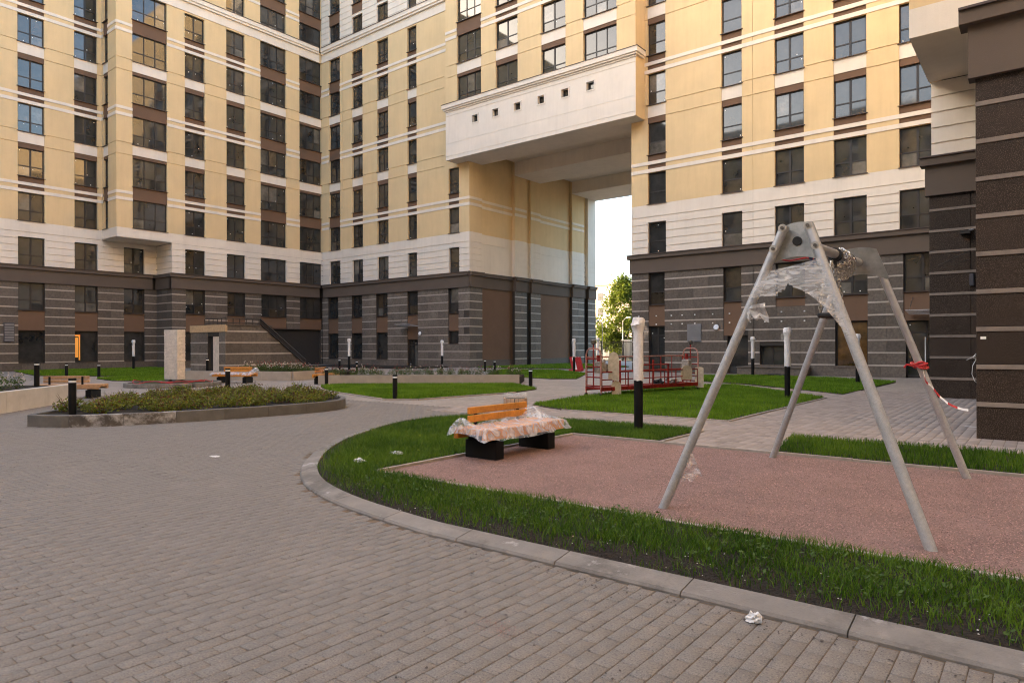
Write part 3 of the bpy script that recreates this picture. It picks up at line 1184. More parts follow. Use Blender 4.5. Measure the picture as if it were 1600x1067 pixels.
low_column(Cc, FC, -8.68, -7.14, [('win', 4.25, 6.15), ('panel', 2.88, 4.2), ('warm', 0.47, 2.86)])
low_column(Cc, FC, -5.55, -3.9, [('win', 4.25, 6.15), ('panel', 2.82, 4.2)])
low_column(Cc, FC, -5.45, -3.7, [('door', 0.02, 2.8)])
mb = MB()
mb.tube([(-4.62, 38.32, 0.75), (-4.62, 38.32, 2.0)], 0.025, 'paint_white', 8)
mb.tube([(-4.62, 38.5, 0.85), (-4.62, 38.32, 0.85)], 0.015, 'paint_white', 6)
mb.tube([(-4.62, 38.5, 1.9), (-4.62, 38.32, 1.9)], 0.015, 'paint_white', 6)
mb.build('door_handle', Cc)
mb = MB()
FC.box(mb, -16.87, -16.0, -0.02, 0.05, 1.85, 2.91, 'metal_grey')
for i in range(7):
    FC.box(mb, -16.82, -16.05, 0.05, 0.065, 1.90 + .14 * i, 2.0 + .14 * i, 'metal_grey')
mb.build('vent_grille', Cc)
wall_lamp(Cc, FC, -15.08, 2.68, 0.17)
canopy(Cc, -5.3, -3.6, 38.3, 3.2, 1.3)
mb = MB()
for x in (-20.1, -18.9, -17.9, -17.2, -16.4, -15.3, -14.3, -13.1, -12.3, -11.4, -10.2, -9.4):
    for z in (2.94, 3.46):
        FC.box(mb, x - .035, x + .035, 0.0, 0.05, z - .035, z + .035, 'paint_white')
mb.build('canopy_anchor', Cc)
mb = MB()
mb.box(-13.3, -9.9, 36.7, 38.25, 0, 0.42, 'stone_dark')
mb.box(-13.35, -9.85, 36.65, 38.25, 0.42, 0.46, 'stone_dark')
mb.build('entrance_landing', Cc)
mb = MB()
mb.tube([(-12.94, 38.26, 7.3), (-12.94, 38.26, 0.1)], 0.012, 'frame_dark', 6)
mb.build('cable', Cc)

# ---- near right block
DTOP = 29.0
D = thing('apartment_building', 'near apartment block at the right edge with overhanging white bay and dark granite pillars', 'apartment building', (2, 20, 0))
core(D, -2.5, 11.5, 24.45, 38.3, 0, DTOP)
core(D, -0.6, 11.5, 14.35, 24.45, 0, DTOP)
FD1, FD2, FD3 = Frame('S', 24.15), Frame('S', 14.0), Frame('S', 20.36)
plinth(D, FD1, -2.8, -0.7, [], seed=7, stone='granite_dark', band='granite_light', big=True, maxw=1.3)
plinth(D, FD2, -0.94, 3.6, [], seed=8, stone='granite_dark', band='granite_light', big=True, maxw=1.3)
cornice(D, FD1, -2.8, -0.7, e0=0.22)
cornice(D, FD2, -0.94, 11.5, e0=0.22)
mb = MB()
mb.box(-0.938, -0.65, 14.035, 24.1, 0.0, 6.149, 'granite_dark')
mb.box(-2.798, -2.5, 24.185, 38.0, 0.0, 6.149, 'granite_dark')
mb.box(3.6, 11.5, 14.005, 14.3, 0.0, 6.15, 'granite_dark')
mb.build('plinth_side', D)
facade(D, FD1, -2.74, -0.7, [], 9.63, 0, rust_top=99, name='rusticated_wall')
facade(D, FD2, -0.94, 11.5, [(1.2, 2.8, 'w2', 0), (4.8, 6.4, 'w2', 0), (8.4, 10.0, 'w2', 0)], DTOP, 6)
mb = MB()
FD3.box(mb, -2.8, -0.9, -3.79, 0.0, 10.38, DTOP, 'stucco_yellow')
mb.build('bay_wall', D)
mb = MB()
FD3.box(mb, -2.8, -0.9, -3.79, 0.0, 9.63, 10.38, 'stucco_white')
mb.build('bay_band', D)
mb = MB()
mb.box(-2.738, -2.45, 24.21, 38.25, 7.36, 9.6, 'stucco_white')
mb.box(-2.798, -2.5, 24.2, 38.25, 9.7, DTOP, 'stucco_yellow')
mb.box(-0.938, -0.65, 14.04, 20.4, 7.36, DTOP, 'stucco_yellow')
mb.build('side_wall', D)
mb = MB()   # camera, canopy rods, alarm and a loose cable on the second pillar
mb.box(-1.98, -1.74, 23.85, 24.15, 4.88, 4.98, 'frame_dark')
mb.tube([(-1.70, 24.15, 5.02), (-1.78, 23.9, 4.96)], 0.03, 'paint_white', 8)
mb.build('camera_unit', D)
mb = MB()
mb.tube([(-1.75, 24.12, 4.40), (-2.47, 23.3, 3.95)], 0.011, 'bolt_steel', 6)
mb.tube([(-1.75, 24.12, 4.15), (-2.35, 23.3, 3.85)], 0.009, 'bolt_steel', 6)
mb.build('canopy_rod', D)
mb = MB()
mb.cbox(-1.78, -1.66, 24.05, 24.15, 3.35, 3.72, 'vent_blue', 0.02)
mb.build('alarm_box', D)
mb = MB()
mb.tube([(-1.62, 24.1, 1.35), (-1.70, 24.05, 1.25), (-1.62, 24.08, 1.18), (-1.70, 24.02, 1.0), (-1.72, 24.04, 0.75), (-1.66, 24.06, 0.55), (-1.62, 24.1, 0.5)], 0.008, 'paint_white', 6)
mb.tube([(-1.62, 24.1, 1.30), (-1.85, 24.02, 1.16)], 0.008, 'paint_white', 6)
mb.build('cable', D)
mb = MB()
FD2.box(mb, -0.88, -0.80, -0.01, 0.004, 1.70, 1.745, 'sticker')
mb.build('sticker', D)


# ---- wings closing the court behind the camera and to its right (seen only in window reflections, heights shaped for the light they block and bounce)
def plain_wing(label, loc, fr, u0, u1, x0, x1, y0, y1, TOP):
    r = thing('apartment_building', label, 'apartment building', loc)
    core(r, x0, x1, y0, y1, 0, TOP, 'stucco_yellow')
    nu = int((u1 - u0) / 3.6)
    mb = MB()
    for i in range(nu):
        u = u0 + 1.0 + 3.6 * i
        for k in range(-2, 11):
            z = zs(k)
            if z + 3 > TOP:
                break
            fr.box(mb, u, u + 1.6, -0.02, 0.02, z, z + 1.95, 'glass')
            if k % 2 == 0:
                fr.box(mb, u, u + 1.6, -0.02, 0.015, z + 2.3, z + 3.05, 'stucco_white')
            else:
                fr.box(mb, u, u + 1.6, -0.02, 0.015, z + 2.2, z + 3.05, 'stucco_brown')
    o = mb.build('window_field', r)
    o['kind'] = 'stuff'
    mb = MB()
    fr.box(mb, u0, u1, -0.1, 0.12, 6.15, 7.2, 'frieze_stucco')
    for k in [q for q in (1, 3, 5, 7, 9) if zs(q) + 3 < TOP]:
        fr.box(mb, u0, u1, -0.1, 0.035, zs(k) + 1.97, zs(k) + 2.19, 'stucco_white')
        fr.box(mb, u0, u1, -0.1, 0.035, zs(k) + 2.45, zs(k) + 2.66, 'stucco_white')
    fr.box(mb, u0, u1, -0.1, 0.3, TOP - 1.2, TOP, 'stucco_white')
    mb.build('stripe_moulding', r)


plain_wing('yellow apartment wing closing the court behind the camera', (-20, -46, 0), Frame('N', -46), -52, 26, -70, 26, -60, -46, 40.0)
plain_wing('yellow apartment wing along the right side of the road', (14, -10, 0), Frame('W', 14), -33, 13.5, 14, 26, -33.9, 13.9, 42.0)

# ---- far pale building, tree, fence, street lamps beyond the passage
FB2 = thing('background_building', 'pale sunlit apartment block far beyond the passage, partly hidden by the tree', 'building', (-62, 118, 0))
core(FB2, -95, -22, 116, 130, 0, 13.6, 'far_wall', 'wall')
Ff = Frame('S', 116)
for i in range(24):
    for k in range(4):
        u = -94 + 3.0 * i
        l, h = Ff.lohi(u, u + 1.3, -0.02, 0.03, 1.6 + 3.0 * k, 3.1 + 3.0 * k)
        piece('window', FB2, l, h, 'far_window')
mb = MB()
Ff.box(mb, -95.3, -21.7, -14.3, 0.3, 13.6, 13.9, 'timber_trim')
mb.build('roof_edge', FB2)
GH = thing('utility_box', 'low grey utility building beside the end of the passage', 'utility building', (-45, 74, 0))
core(GH, -47, -42.4, 73, 76, 0, 3.1, 'metal_grey', 'wall')
mb = MB()
mb.box(-47.2, -42.2, 72.8, 76.2, 3.1, 3.3, 'concrete_pale')
mb.build('roof', GH)
FE = thing('metal_fence', 'dark metal bar fence across the far end of the passage', 'fence', (-36, 66, 0))
for i in range(7):
    x = -45 + 2.8 * i
    mb = MB()
    mb.box(x - .06, x + .06, 65.94, 66.06, 0, 2.2, 'frame_dark')
    mb.build('post', FE)
mb = MB()
for z in (0.3, 2.0):
    mb.box(-45, -28.2, 65.97, 66.03, z, z + .07, 'frame_dark')
for i in range(112):
    x = -45 + .15 * i
    mb.box(x - .012, x + .012, 65.985, 66.015, 0.2, 2.1, 'frame_dark')
fb = mb.build('bar_panel', FE)
for (x0, x1, nm) in ((-37.6, -33.2, 'white'), (-32.2, -30.4, 'cream')):
    t = thing('hoarding_panel', '%s sheet hoarding standing behind the dark bar fence' % nm, 'hoarding', ((x0 + x1) / 2, 67.5, 0))
    mb = MB()
    n = 4
    w = (x1 - x0) / n
    for i in range(n):
        mb.box(x0 + w * i + .02, x0 + w * (i + 1) - .02, 67.5, 67.55, 0.15, 2.35, 'paint_white' if nm == 'white' else 'concrete_pale')
    mb.build('sheet', t)
    mb = MB()
    for x in (x0, (x0 + x1) / 2, x1):
        mb.box(x - .05, x + .05, 67.55, 67.65, 0, 2.2, 'frame_dark')
    mb.build('post', t)


def street_lamp(x, y, h, label, arm, m='metal_grey', r=0.07):
    t = thing('street_lamp', label, 'street lamp', (x, y, 0), 'street lamps beyond the passage')
    mb = MB()
    mb.tube([(x, y, 0), (x, y, h * .5), (x, y, h)], [r, r * .85, r * .6], m, 8)
    mb.build('pole', t)
    mb = MB()
    mb.tube([(x, y, h - .05), (x + arm * .5, y, h + .3), (x + arm, y, h + .38)], r * .5, m, 8)
    mb.build('arm', t)
    mb = MB()
    mb.cbox(min(x + arm * .8, x + arm * 1.5), max(x + arm * .8, x + arm * 1.5), y - .12, y + .12, h + .32, h + .46, 'lamp_diffuser', .03)
    mb.build('lamp_head', t)


street_lamp(-39.4, 71.0, 4.6, 'pale street lamp with curved arm in front of the tree', 0.7, 'concrete_pale')
street_lamp(-40.4, 68.0, 4.2, 'thin dark street lamp left of the pale one before the tree', -0.7, 'metal_grey', 0.05)
t = thing('street_pole', 'tall thin dark pole standing at the left edge of the tree', 'pole', (-41.6, 67, 0))
mb = MB()
mb.tube([(-41.6, 67, 0), (-41.6, 67, 6.2)], 0.06, 'frame_dark', 8)
mb.build('pole', t)
mb = MB()
mb.tube([(-41.6, 67, 6.1), (-40.9, 67, 6.2)], 0.03, 'frame_dark', 6)
mb.build('arm', t)


def leaves(P, size, seed, aspect=0.6, up=0.3):
    r = np.random.default_rng(seed)
    n = len(P)
    d = r.normal(size=(n, 3))
    d[:, 2] *= 0.6
    d /= np.linalg.norm(d, axis=1)[:, None] + 1e-9
    q = r.normal(size=(n, 3)) + np.array([0, 0, up])
    s = np.cross(d, q)
    s /= np.linalg.norm(s, axis=1)[:, None] + 1e-9
    L = (size * r.uniform(0.6, 1.3, n))[:, None]
    a = P - d * L * .5
    b = P + s * L * aspect * .5
    c = P + d * L * .5
    e = P - s * L * aspect * .5
    V = np.stack([a, b, c, e], 1).reshape(-1, 3)
    F = np.arange(n * 4).reshape(-1, 4)
    tone = np.repeat(np.clip(r.normal(0.5, 0.25, n), 0, 1), 4)
    return V, F, tone


def tree(x, y, h, rad_, label, seed):
    t = thing('tree', label, 'tree', (x, y, 0))
    rr = random.Random(seed)
    mb = MB()
    mb.tube([(x, y, 0), (x + .1, y, h * .25), (x, y + .1, h * .5), (x + .1, y, h * .85)], [.22, .18, .12, .04], 'bark', 8)
    limbs = []
    for i in range(12):
        a = rr.uniform(0, 6.28)
        z = h * rr.uniform(.18, .7)
        L = rad_ * rr.uniform(.6, 1.0) * (1.1 - z / h * .6)
        e = (x + math.cos(a) * L, y + math.sin(a) * L, z + L * .6)
        limbs.append(e)
        mb.tube([(x, y, z), (x + math.cos(a) * L * .5, y + math.sin(a) * L * .5, z + L * .2), e], [.07, .05, .02], 'bark', 6)
    mb.build('trunk', t)
    r = np.random.default_rng(seed)
    pts = []
    for i in range(120):
        z = r.uniform(.06, 1.0)
        pr = rad_ * (math.sin(min(1, (z - .02) * 1.05) * math.pi) ** .55) * (1.15 - .55 * z)
        a = r.uniform(0, 6.28)
        q = math.sqrt(r.uniform(.15, 1)) * pr
        c = np.array([x + math.cos(a) * q, y + math.sin(a) * q, z * h])
        s = r.uniform(.45, .8)
        g = r.normal(size=(150, 3)) * s * .6
        pts.append(c + g)
    V, F, tone = leaves(np.concatenate(pts), 0.30, seed)
    me = raw_mesh('crown', V - np.array([x, y, 0]), F, tone, ['tree_leaf'])
    link('crown', me, t, (x, y, 0))


tree(-40.7, 73.5, 9.7, 3.6, 'tall green tree lit by the sun beyond the passage', 3)
tree(-34.8, 82, 7.5, 2.6, 'smaller tree behind the right edge of the passage', 5)

# ================================================================ GROUND
g = MB()
g.add([(-400, -400, -0.06), (400, -400, -0.06), (400, 600, -0.06), (-400, 600, -0.06)], [(0, 1, 2, 3)], 'earth')
tag(g.build('ground'), kind='structure')
# court paving: one big sheet, with modelled pavers over the near part
g = MB()
g.add([(-70, -46, -0.012), (14, -46, -0.012), (14, 64, -0.012), (-70, 64, -0.012)], [(0, 1, 2, 3)], 'court_far')
court = tag(g.build('pavement'), kind='structure')
WL[court.name] = Vector((0, 0, 0))

# outer (road side) line of the main kerb, from the right edge round the nose of the lawn
KO = [(6.0, 4.05), (-4.2, 4.05), (-5.06, 4.15), (-5.71, 4.27), (-6.39, 4.48), (-6.88, 4.70), (-7.45, 5.05), (-8.1, 5.57), (-8.93, 6.4), (-9.68, 7.4), (-10.42, 8.77), (-10.85, 9.86), (-10.9, 10.8), (-10.6, 11.5), (-9.9, 11.9)]


def resample(path, step):
    P = [Vector((p[0], p[1], 0)) for p in path]
    out = [P[0].copy()]
    acc = 0.0
    for a, b in zip(P, P[1:]):
        L = (b - a).length
        if L < 1e-6:
            continue
        t = step - acc
        while t <= L:
            out.append(a + (b - a) * (t / L))
            t += step
        acc = L - (t - step)
    return out


def smooth_path(path, it=2):
    p = [Vector((q[0], q[1], 0)) for q in path]
    for _ in range(it):
        n = [p[0]]
        for a, b in zip(p, p[1:]):
            n += [a * .75 + b * .25, a * .25 + b * .75]
        n.append(p[-1])
        p = n
    return [(q.x, q.y) for q in p]


def offset(path, d):
    P = [Vector((p[0], p[1], 0)) for p in path]
    out = []
    for i, p in enumerate(P):
        t = (P[min(i + 1, len(P) - 1)] - P[max(i - 1, 0)]).normalized()
        out.append((p.x + t.y * d, p.y - t.x * d))
    return out


KOs = [KO[0]] + smooth_path(KO[1:], 2)
KI = offset(KOs, 0.21)
LAWN = [p for p in KI] + [(-7.8, 12.0), (-5.05, 12.05), (-5.05, 10.22), (-6.70, 10.22), (-6.70, 5.60), (6.0, 5.60)]
GRAVEL = [(-6.65, 5.65), (6.0, 5.65), (6.0, 10.15), (-6.65, 10.15)]
STRIP = [(-3.15, 10.22), (6, 10.22), (6, 12.15), (-3.45, 12.15)]
LAWN3 = [(-9.5, 14.05), (-5.30, 14.05), (-5.30, 22.0), (-9.9, 27.0), (-11.3, 25.6), (-11.5, 18.5), (-11.0, 14.8)]
LAWN2 = [(-14.9, 14.3), (-14.5, 18.4), (-14.9, 20.3), (-17.55, 22.3), (-23.3, 17.6), (-23.0, 16.6), (-20.5, 15.1), (-17.9, 14.35), (-15.7, 13.7)]
LAWN6 = [(-12.2, 29.2), (-9.9, 28.2), (-5.2, 23.9), (-5.1, 33.2), (-8.0, 35.2), (-12.3, 36.0), (-14.3, 34.5)]
LAWN8 = [(-24.2, 28.4), (-19.1, 27.2), (-18.1, 28.0), (-20.7, 33.0), (-25.4, 36.9), (-29.0, 35.6), (-27.8, 33.6)]
LAWN8b = [(-33.9, 38.6), (-26.0, 40.2), (-25.0, 46), (-33.9, 52)]
LAWN7 = [(-55.0, 15.0), (-45.5, 13.4), (-41.9, 15.2), (-40.6, 18.0), (-42.5, 20.0), (-52.3, 24.2), (-55.2, 23.9)]
LAWN7b = [(-38.4, 14.0), (-35.4, 13.6), (-32.6, 15.1), (-34.5, 16.6), (-39.1, 17.6), (-40.0, 16.1)]
BED1 = [(-34.2, 16.3), (-28.5, 18.95), (-28.7, 23), (-31.5, 25), (-34.6, 19.8)]
BED2 = [(-23.6, 17.9), (-17.6, 22.8), (-19.2, 25.2), (-25.6, 20.6)]
BED3 = [(-48.5, 33.8), (-36.5, 33.4), (-36.2, 37.8), (-49, 37.8)]

LAWNS = [LAWN, STRIP, LAWN3, LAWN2, LAWN6, LAWN8, LAWN8b, LAWN7, LAWN7b]
SOIL_Z = 0.035
for i, pl in enumerate(LAWNS):
    g = MB()
    g.prism(pl, -0.05, SOIL_Z if i < 2 else 0.02, 'lawn_soil' if i > 1 else 'soil')
    tag(g.build('lawn_soil'), kind='structure')
g = MB()
g.prism(GRAVEL, -0.05, 0.012, 'gravel')
playground = tag(g.build('playground_gravel'), kind='structure')

# --- pavers
OVAL_F = [(-16.3, 4.66), (-16.0, 4.76), (-15.4, 5.1), (-14.85, 6.0), (-14.5, 7.0), (-14.2, 8.3), (-14.05, 9.4), (-14.05, 10.4), (-14.35, 11.1)]
OVAL_B = [(-15.2, 11.8), (-16.8, 12.3), (-18.6, 12.1), (-19.9, 11.2), (-20.3, 9.9), (-19.6, 8.2), (-18.4, 6.7), (-17.2, 5.5), (-16.6, 4.85)]
OVAL = OVAL_F + OVAL_B
KERBBAND = KOs + KI[::-1]
NOPAVE = [LAWN, GRAVEL, STRIP, LAWN3, LAWN2, OVAL, KERBBAND]


def paver_mesh(P, lx, ly, z, gap, mats, name, ch=0.003, h=0.03, tilt=0.0010):
    """P: centres (n,2); lx, ly arrays of sizes"""
    n = len(P)
    r = np.random.default_rng(11)
    hx, hy = (lx - gap) / 2, (ly - gap) / 2
    dz = r.normal(0, tilt, n)
    tx, ty = r.normal(0, tilt * 4, n), r.normal(0, tilt * 4, n)
    V = np.zeros((n, 12, 3))
    sg = np.array([(-1, -1), (1, -1), (1, 1), (-1, 1)])
    for lv, (ins, zz) in enumerate(((0, -h), (0, -ch), (ch, 0))):
        for k in range(4):
            x = sg[k, 0] * (hx - ins)
            y = sg[k, 1] * (hy - ins)
            V[:, lv * 4 + k, 0] = P[:, 0] + x
            V[:, lv * 4 + k, 1] = P[:, 1] + y
            V[:, lv * 4 + k, 2] = z + zz + dz + tx * x + ty * y
    F = []
    for lv in (0, 1):
        for k in range(4):
            F.append((lv * 4 + k, lv * 4 + (k + 1) % 4, lv * 4 + 4 + (k + 1) % 4, lv * 4 + 4 + k))
    F.append((8, 9, 10, 11))
    F = np.array(F)
    T = (F[None] + (np.arange(n) * 12)[:, None, None]).reshape(-1, 4)
    tone = np.repeat(np.clip(r.normal(.5, .22, n), 0, 1), 12)
    return raw_mesh(name, V.reshape(-1, 3), T, tone, mats)


def view_mask(P, half=50, rmax=40, rmin=2.0):
    f = np.array([-.6205, .7843])
    d = np.linalg.norm(P, axis=1)
    dot = (P @ f) / (d + 1e-9)
    return (dot > math.cos(rad(half))) & (d < rmax) & (d > rmin)


g = MB()
g.add([(-24, -4, -0.006), (6, -4, -0.006), (6, 13.0, -0.006), (-24, 13.0, -0.006)], [(0, 1, 2, 3)], 'joint_sand')
road = tag(g.build('road'), kind='structure')
WL[road.name] = Vector((0, 0, 0))
ix = np.arange(-240, 60)
iy = np.arange(-20, 66)
GX, GY = np.meshgrid(ix, iy)
PX = (GX * 0.1 - 0.005 + 0.05).ravel()
PY = (GY * 0.2 + np.where(GX % 2 == 0, 0.03, 0.13)).ravel()
PP = np.stack([PX, PY], 1)
ok = view_mask(PP, 50, 27, 1.6)
for pl in NOPAVE:
    ok &= ~inside(PP, pl)
ok &= ~((PP[:, 0] > -4.95) & (PP[:, 1] > 10.1)) & ~((PP[:, 1] > 12.05) & (PP[:, 0] > -12.3)) & (PP[:, 1] < 12.95)
row_ = (PP[:, 0] < -8) & (np.abs(PP[:, 1] - 3.98) < .13)
row_ &= ((PP[:, 1] > 3.985) == ((np.round((PP[:, 0] - .045) / .1).astype(int) % 2) == 0))
ok0 = ok.copy()
ok &= ~row_
HALF = PP[ok0 & row_].copy()
HALF[:, 1] += np.where(HALF[:, 1] > 3.98, .05, -.05)
PP = PP[ok]
dist = np.linalg.norm(PP - np.array([-1.2, 1.8]), axis=1)
order = np.argsort(np.linalg.norm(PP, axis=1))
near = order[:300]
far = order[300:]
one = paver_mesh(np.zeros((1, 2)), np.array([.1]), np.array([.2]), 0, 0.005, ['paver_single'], 'paver')
for i in near:
    link('paver', one, road, (PP[i, 0], PP[i, 1], random.gauss(0, .0012)), (random.gauss(0, .006), random.gauss(0, .01), 0))
me = paver_mesh(PP[far], np.full(len(far), .1), np.full(len(far), .2), 0, 0.0045, ['paver'], 'paver_field')
pf = link('paver_field', me, road, (0, 0, 0))
pf['kind'] = 'stuff'
# soldier course that carries the kerb line on across the road
xs_ = np.arange(-23.9, -8.0, 0.2)
SP = np.stack([xs_, np.full(len(xs_), 3.98)], 1)
SP = SP[~inside(SP, OVAL)]
SP = np.concatenate([SP, HALF])
nh = len(SP) - len(HALF)
me = paver_mesh(SP, np.r_[np.full(nh, .2), np.full(len(HALF), .1)], np.full(len(SP), .1), 0.001, 0.007, ['paver'], 'paver_course')
o = link('paver_course', me, road, (0, 0, 0))
o['kind'] = 'stuff'

# plaza of larger mixed pavers on the right
g = MB()
g.add([(-12.3, 12.06, -0.0025), (9, 12.06, -0.0025), (9, 26.5, -0.0025), (-12.3, 26.5, -0.0025)], [(0, 1, 2, 3)], 'joint_sand')
g.add([(-4.97, 10.2, -0.0025), (-3.2, 10.2, -0.0025), (-3.2, 12.058, -0.0025), (-4.97, 12.058, -0.0025)], [(0, 1, 2, 3)], 'joint_sand')
plaza = tag(g.build('plaza_pavement'), kind='structure')
WL[plaza.name] = Vector((0, 0, 0))
pc, lx, ly = [], [], []
rr = random.Random(4)
x = -12.25
while x < 4.5:
    w = 0.165
    y = 10.25
    while y < 26.3:
        l = rr.choice([0.165, 0.165, 0.25])
        pc.append((x + w / 2, y + l / 2))
        lx.append(w)
        ly.append(l)
        y += l
    x += w
pc, lx, ly = np.array(pc), np.array(lx), np.array(ly)
ok = view_mask(pc, 50, 40, 1)
for pl in NOPAVE:
    ok &= ~inside(pc, pl)
ok &= ((pc[:, 1] > 12.1) | ((pc[:, 0] > -4.95) & (pc[:, 0] < -3.2)))
ok &= ~((pc[:, 0] > -0.9) & (pc[:, 1] > 14.1)) & ~((pc[:, 0] > -2.75) & (pc[:, 1] > 24.2))
pc, lx, ly = pc[ok], lx[ok], ly[ok]
dcam = np.linalg.norm(pc - np.array([-0.3, 11]), axis=1)
order = np.argsort(dcam)
for i in order[:160]:
    pm = paver_mesh(np.zeros((1, 2)), lx[i:i + 1], ly[i:i + 1], 0, 0.006, ['plaza_paver'], 'plaza_paver') if (round(ly[i], 3), i % 5) not in UNIT else UNIT[(round(ly[i], 3), i % 5)]
    if (round(ly[i], 3), i % 5) not in UNIT:
        v = [0.1, 0.35, 0.5, 0.7, 0.95][i % 5]
        pm.attributes['tone'].data.foreach_set('value', np.full(12, v, np.float32))
        UNIT[(round(ly[i], 3), i % 5)] = pm
    link('paver', pm, plaza, (pc[i, 0], pc[i, 1], 0.004 + rr.gauss(0, .001)))
rest = order[160:]
me = paver_mesh(pc[rest], lx[rest], ly[rest], 0.004, 0.006, ['plaza_paver'], 'paver_field')
o = link('paver_field', me, plaza, (0, 0, 0))
o['kind'] = 'stuff'


# --- kerbs
def kerb_piece(mb, pts, inner, z0, z1, m, ch=0.03):
    """a length of kerb between an outer and an inner line"""
    n = len(pts)
    prof = lambda a, b: [(*a, -0.05), (*a, z0 - ch * .6), (a[0] + (b[0] - a[0]) * .08, a[1] + (b[1] - a[1]) * .08, z0), (*b, z1), (*b, -0.05)]
    vs, fs = [], []
    for a, b in zip(pts, inner):
        vs += prof(a, b)
    for i in range(n - 1):
        for k in range(4):
            fs.append((i * 5 + k, i * 5 + 5 + k, i * 5 + 6 + k, i * 5 + 1 + k))
    fs.append((0, 1, 2, 3, 4))
    fs.append(tuple((n - 1) * 5 + k for k in (4, 3, 2, 1, 0)))
    mb.add(vs, fs, m)


kerb = g = MB()
g.prism(KERBBAND, -0.055, -0.02, 'mortar')
kerb = tag(g.build('kerb'), kind='structure')
WL[kerb.name] = Vector((0, 0, 0))
fine_o = resample(KOs, 0.14)
fine_o = [(p.x, p.y) for p in fine_o]
fine_i = offset(fine_o, 0.21)
# joints seen in the photograph at X=-0.84 and -2.8 on the straight
start = 0
while fine_o[start][0] > 5.04:
    start += 1
step = 14
for s in range(start % step, len(fine_o) - 1, 7):
    e = min(s + 7, len(fine_o) - 1)
    po, pi = fine_o[s:e + 1], fine_i[s:e + 1]
    if len(po) < 2:
        continue

    def trim(q):
        a, b = Vector(q[0]), Vector(q[1])
        c, d = Vector(q[-1]), Vector(q[-2])
        return [tuple(a + (b - a) * .03)] + list(q[1:-1]) + [tuple(c + (d - c) * .03)]
    mb = MB()
    t_ = s / len(fine_o)
    fall = max(0.0, min(1.0, (len(fine_o) - s) / 25))
    kerb_piece(mb, trim(po), trim(pi), 0.008 + .022 * fall, 0.018 + 0.042 * fall, 'kerb_concrete')
    mb.build('kerb_stone', kerb)


def edging(path, w=0.055, z=0.045, name='edging', seg=1.0, m='edging'):
    k = MB()
    k.add([(path[0][0], path[0][1], -.05), (path[1][0], path[1][1], -.05), (path[1][0] + .01, path[1][1] + .01, -.05)], [(0, 1, 2)], m)
    root = tag(k.build(name), kind='structure')
    WL[root.name] = Vector((0, 0, 0))
    for a, b in zip(path, path[1:]):
        a, b = Vector((*a, 0)), Vector((*b, 0))
        L = (b - a).length
        n = max(1, round(L / seg))
        t = (b - a) / L
        for i in range(n):
            c = a + t * (L * (i + .5) / n)
            mb = MB()
            mb.obox((c.x, c.y, z / 2 - .03 + random.uniform(-.003, .003)), (t, (-t.y, t.x, 0), (0, 0, 1)), (L / n / 2 - .004, w / 2, z / 2 + .03), m)
            mb.build('edging_stone', root)


edging([(6.0, 5.625), (-6.675, 5.625), (-6.675, 10.185), (-3.1, 10.185), (6, 10.185)], name='gravel_edging')
edging([(-5.02, 10.25), (-5.02, 12.08), (-7.8, 12.08), (-9.6, 12.1)], z=0.03, name='lawn_edging')
edging([(-3.42, 12.18), (6, 12.18)], z=0.02, name='lawn_edging')
edging([(-9.5, 14.0), (-5.25, 14.0), (-5.25, 22.0), (-9.9, 27.06)], z=0.03, name='lawn_edging')
edging([(-23.2, 16.5), (-20.5, 15.05), (-17.9, 14.3), (-15.7, 13.62), (-14.85, 14.2), (-14.43, 18.4)], w=.08, z=0.03, name='lawn_edging')


# --- oval planter in front, island kerb, planter on the left
def ring_planter(t, path, width, h, mats, soilz, step=0.98, limed=(), soil='soil'):
    P = resample(path + [path[0]], 0.14)
    P = [(p.x, p.y) for p in P]
    I = offset(P, -width)
    k = max(2, round(step / .14))
    for s in range(0, len(P) - 1, k):
        e = min(s + k, len(P) - 1)
        mb = MB()
        po, pi = P[s:e + 1], I[s:e + 1]
        po = [tuple(Vector(po[0]) + (Vector(po[1]) - Vector(po[0])) * .04)] + list(po[1:])
        pi = [tuple(Vector(pi[0]) + (Vector(pi[1]) - Vector(pi[0])) * .04)] + list(pi[1:])
        kerb_piece(mb, po, pi, h, h, mats if (s // k) not in limed else 'kerb_limed', .02)
        mb.build('kerb_stone', t)
    mb = MB()
    mb.prism([(a, b) for a, b in I[::3]], -0.05, soilz, soil)
    mb.build('soil', t)


OV = smooth_path(OVAL + [OVAL[0]], 1)
planter = thing('planter', 'long kerbed planting island full of low shrubs at the left, beside the paved road', 'planter', (-17, 8.5, 0))
ring_planter(planter, OV, 0.13, 0.24, 'kerb_dark', 0.20, limed=(1, 2))
circ = lambda cx, cy, r, n=28, ry=None: [(cx + r * math.cos(2 * math.pi * i / n), cy + (ry or r) * math.sin(2 * math.pi * i / n)) for i in range(n)]
island = thing('kerb_island', 'small round kerbed island carrying the wrapped column', 'kerb island', (-28.7, 13.4, 0))
ring_planter(island, circ(-28.7, 13.4, 1.85), 0.15, 0.16, 'kerb_concrete', 0.12, step=.7, soil='lawn_soil')


def wall_thing(name, label, cat, path, w, h, m, seg=1.6):
    t = thing(name, label, cat, (path[0][0], path[0][1], 0))
    for a, b in zip(path, path[1:]):
        a, b = Vector((*a, 0)), Vector((*b, 0))
        L = (b - a).length
        n = max(1, round(L / seg))
        d = (b - a) / L
        for i in range(n):
            c = a + d * (L * (i + .5) / n)
            mb = MB()
            mb.obox((c.x, c.y, h / 2 - .03), (d, (-d.y, d.x, 0), (0, 0, 1)), (L / n / 2 - .004, w / 2, h / 2 + .03), m)
            mb.build('concrete_block', t)
    return t


